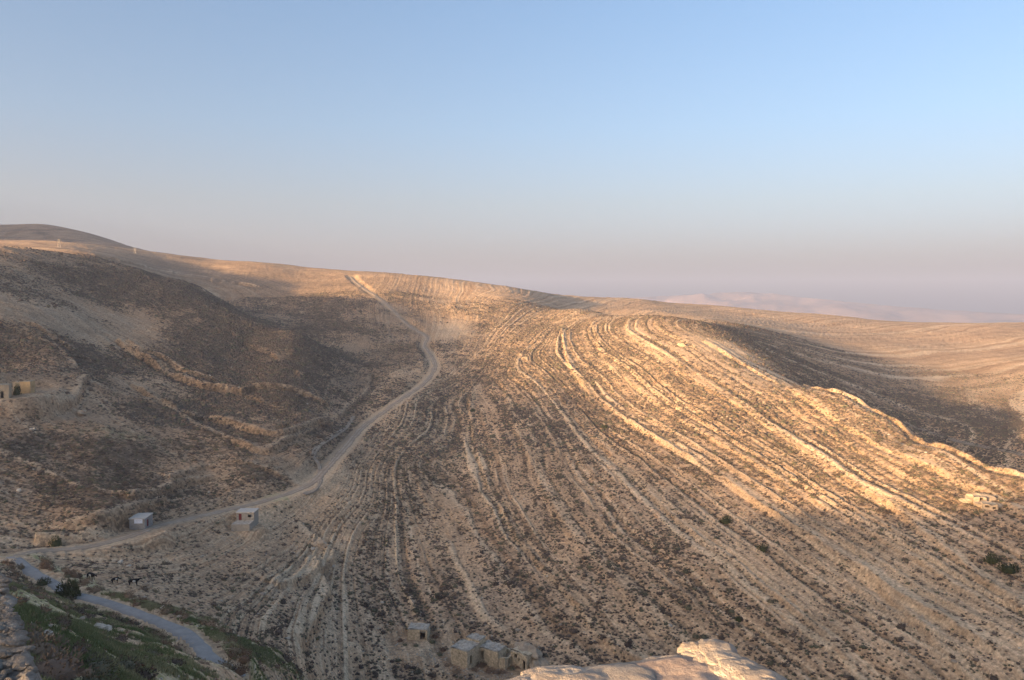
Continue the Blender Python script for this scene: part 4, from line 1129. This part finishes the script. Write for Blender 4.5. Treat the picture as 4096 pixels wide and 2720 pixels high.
def dist_poly(px, py, poly):
    d = np.full(px.shape, 1e9)
    for i in range(len(poly)):
        a = np.array(poly[i]); b = np.array(poly[(i+1) % len(poly)]); ab = b - a
        t = np.clip(((px - a[0]) * ab[0] + (py - a[1]) * ab[1]) / (ab @ ab), 0, 1)
        d = np.minimum(d, np.hypot(px - a[0] - t * ab[0], py - a[1] - t * ab[1]))
    return d
def wall_body(name, poly, ztop, zbot, mat, parent, step, rough, sd):
    """a thick masonry body: rough top, irregular rim, sides going down"""
    P_ = np.array(poly); x0, y0 = P_.min(0) - .1; x1, y1 = P_.max(0) + .1
    xs = np.arange(x0, x1, step); ys = np.arange(y0, y1, step)
    X, Y = np.meshgrid(xs, ys, indexing='ij')
    X2 = X + .05 * (fbm(X * 6, Y * 6, sd, 3) - .5); Y2 = Y + .05 * (fbm(X * 6, Y * 6, sd + 3, 3) - .5)
    ins = in_poly(X2, Y2, poly); d = dist_poly(X, Y, poly)
    z = ztop + rough * 1.2 * (fbm(X * 3.1, Y * 3.1, sd + 1, 4) - .5) + rough * .8 * (fbm(X * 13, Y * 13, sd + 2, 3) - .5) - .04 * (1 - sst(0, .10, d))
    z = np.where(ins, z, ztop - 0.25 - 3.0 * d)
    z = np.maximum(z, zbot)
    keep = ins | (d < (ztop - zbot) / 3.0 + .05)
    ni, nj = X.shape; idx = -np.ones(X.shape, int); idx[keep] = np.arange(keep.sum())
    f = []
    a = idx[:-1, :-1]; b = idx[1:, :-1]; c = idx[1:, 1:]; e = idx[:-1, 1:]
    ok = (a >= 0) & (b >= 0) & (c >= 0) & (e >= 0)
    f = np.stack([a[ok], b[ok], c[ok], e[ok]], -1)
    return mesh_obj(name, np.stack([X[keep], Y[keep], z[keep]], -1), f, mat, parent, True)
ZP = -1.95
outl = [(512,682),(533,677),(543,670),(571,666),(585,662),(610,658),(629,657),(652,653),(673,649),(686,650),(701,644),(713,643),(728,653),(741,660),(756,667),(777,681)]
poly = [unz(u, v, ZP) for u, v in outl]
poly = [tuple(q) for q in poly] + [tuple(unz(850, 735, ZP)), tuple(unz(900, 850, ZP)), tuple(unz(380, 850, ZP)), tuple(unz(430, 715, ZP))]
par = empty('parapet', (0, 0, 0)); tag(par, 'broken corner of the castle parapet lit orange by the low sun in the foreground', 'parapet wall')
wall_body('mortar_top', poly, ZP, -5.6, M_mort, par, .016, .022, 70)
# rim of set stones along the right edge and the left corner
def pst(u, v, r, sc, sd, rz, dz=0.0, sub=4):
    q = unz(u, v, ZP)
    v_, f_ = icosphere(sub)
    d = 1 + .5 * n3(v_, sd, 1.2) + .22 * n3(v_, sd + 5, 3.5) + .08 * n3(v_, sd + 9, 9)
    v_ = np.sign(v_) * np.abs(v_) ** .8 * d[:, None] * np.array(sc) * r
    o = mesh_obj('stone', v_ * np.array([1, 1, .72]), f_, M_mst, par, True); o.location = (q[0], q[1], ZP + dz); o.rotation_euler = (0, 0, rz); return o
for k, (u, v, r, sc) in enumerate([(701,650,.10,(1.3,.8,.55)),(714,650,.11,(1.0,1.1,.6)),(722,658,.11,(1.2,.9,.55)),(710,660,.09,(1.2,.8,.4)),(733,660,.09,(1.1,.8,.5)),(737,668,.12,(1.2,.9,.5)),(724,668,.10,(1.3,.7,.35)),(749,669,.09,(1.1,.8,.55)),
        (755,677,.12,(1.2,.9,.5)),(742,678,.10,(1.2,.8,.4)),(767,680,.10,(1.1,.9,.5)),(772,690,.13,(1.2,.9,.5)),(694,653,.06,(1.3,.8,.5)),(785,700,.15,(1.2,1,.5)),(758,690,.1,(1.3,.8,.4))]):
    pst(u, v, r, sc, 700 + k, -.6 + .3 * (k % 3), -.02)
for k, (u, v, r, sc) in enumerate([(553,674,.13,(1.3,.8,.5)),(571,673,.10,(1.1,.8,.5)),(536,680,.10,(1.2,.8,.4)),(575,683,.15,(1.5,.8,.42)),(590,671,.09,(1.3,.8,.4)),(548,684,.12,(1.2,.9,.4)),(607,666,.08,(1.5,.7,.4)),(628,662,.07,(1.5,.6,.4)),(648,658,.07,(1.5,.6,.35)),(668,654,.06,(1.5,.6,.35)),(520,686,.14,(1.4,.8,.4))]):
    pst(u, v, r, sc, 760 + k, .25 + .2 * (k % 3), -.03)
pst(617, 676, .18, (1.15, .95, .16), 790, .4, -.01)
# wall at the lower left
ZW = -4.3
edge = [(-3,568),(0,577),(4.5,588),(10,605),(12,613),(17,623),(23,645),(29,661),(34,680),(40,705),(46,730)]
pw = [tuple(unz(u, v, ZW)) for u, v in edge] + [tuple(unz(-420, 730, ZW)), tuple(unz(-420, 568, ZW))]
wl = empty('ruined_wall', (0, 0, 0)); tag(wl, 'thick grey rubble wall in shade at the bottom left corner', 'wall')
wall_body('rubble_top', pw, ZW, -8.5, M_gwall, wl, .04, .05, 90)
r = np.random.default_rng(5); wst = [mk_mesh('stone', *stone_proto(40 + k, 3), M_gwall) for k in range(5)]
for k in range(90):
    u = r.random() * 44 - 8; v = 575 + r.random() * 112
    lim = np.interp(v, [e[1] for e in edge], [e[0] for e in edge])
    if u > lim - 1.2: u = lim - 1.0 - r.random() * 6
    q = unz(u, v, ZW); s = .04 + .08 * r.random() ** 1.5
    o = link(bpy.data.objects.new('stone', wst[k % 5]), wl); o.location = (q[0], q[1], ZW + .02); o.rotation_euler = (r.normal() * .2, r.normal() * .2, r.random() * 6); o.scale = (s * 1.2, s, s)
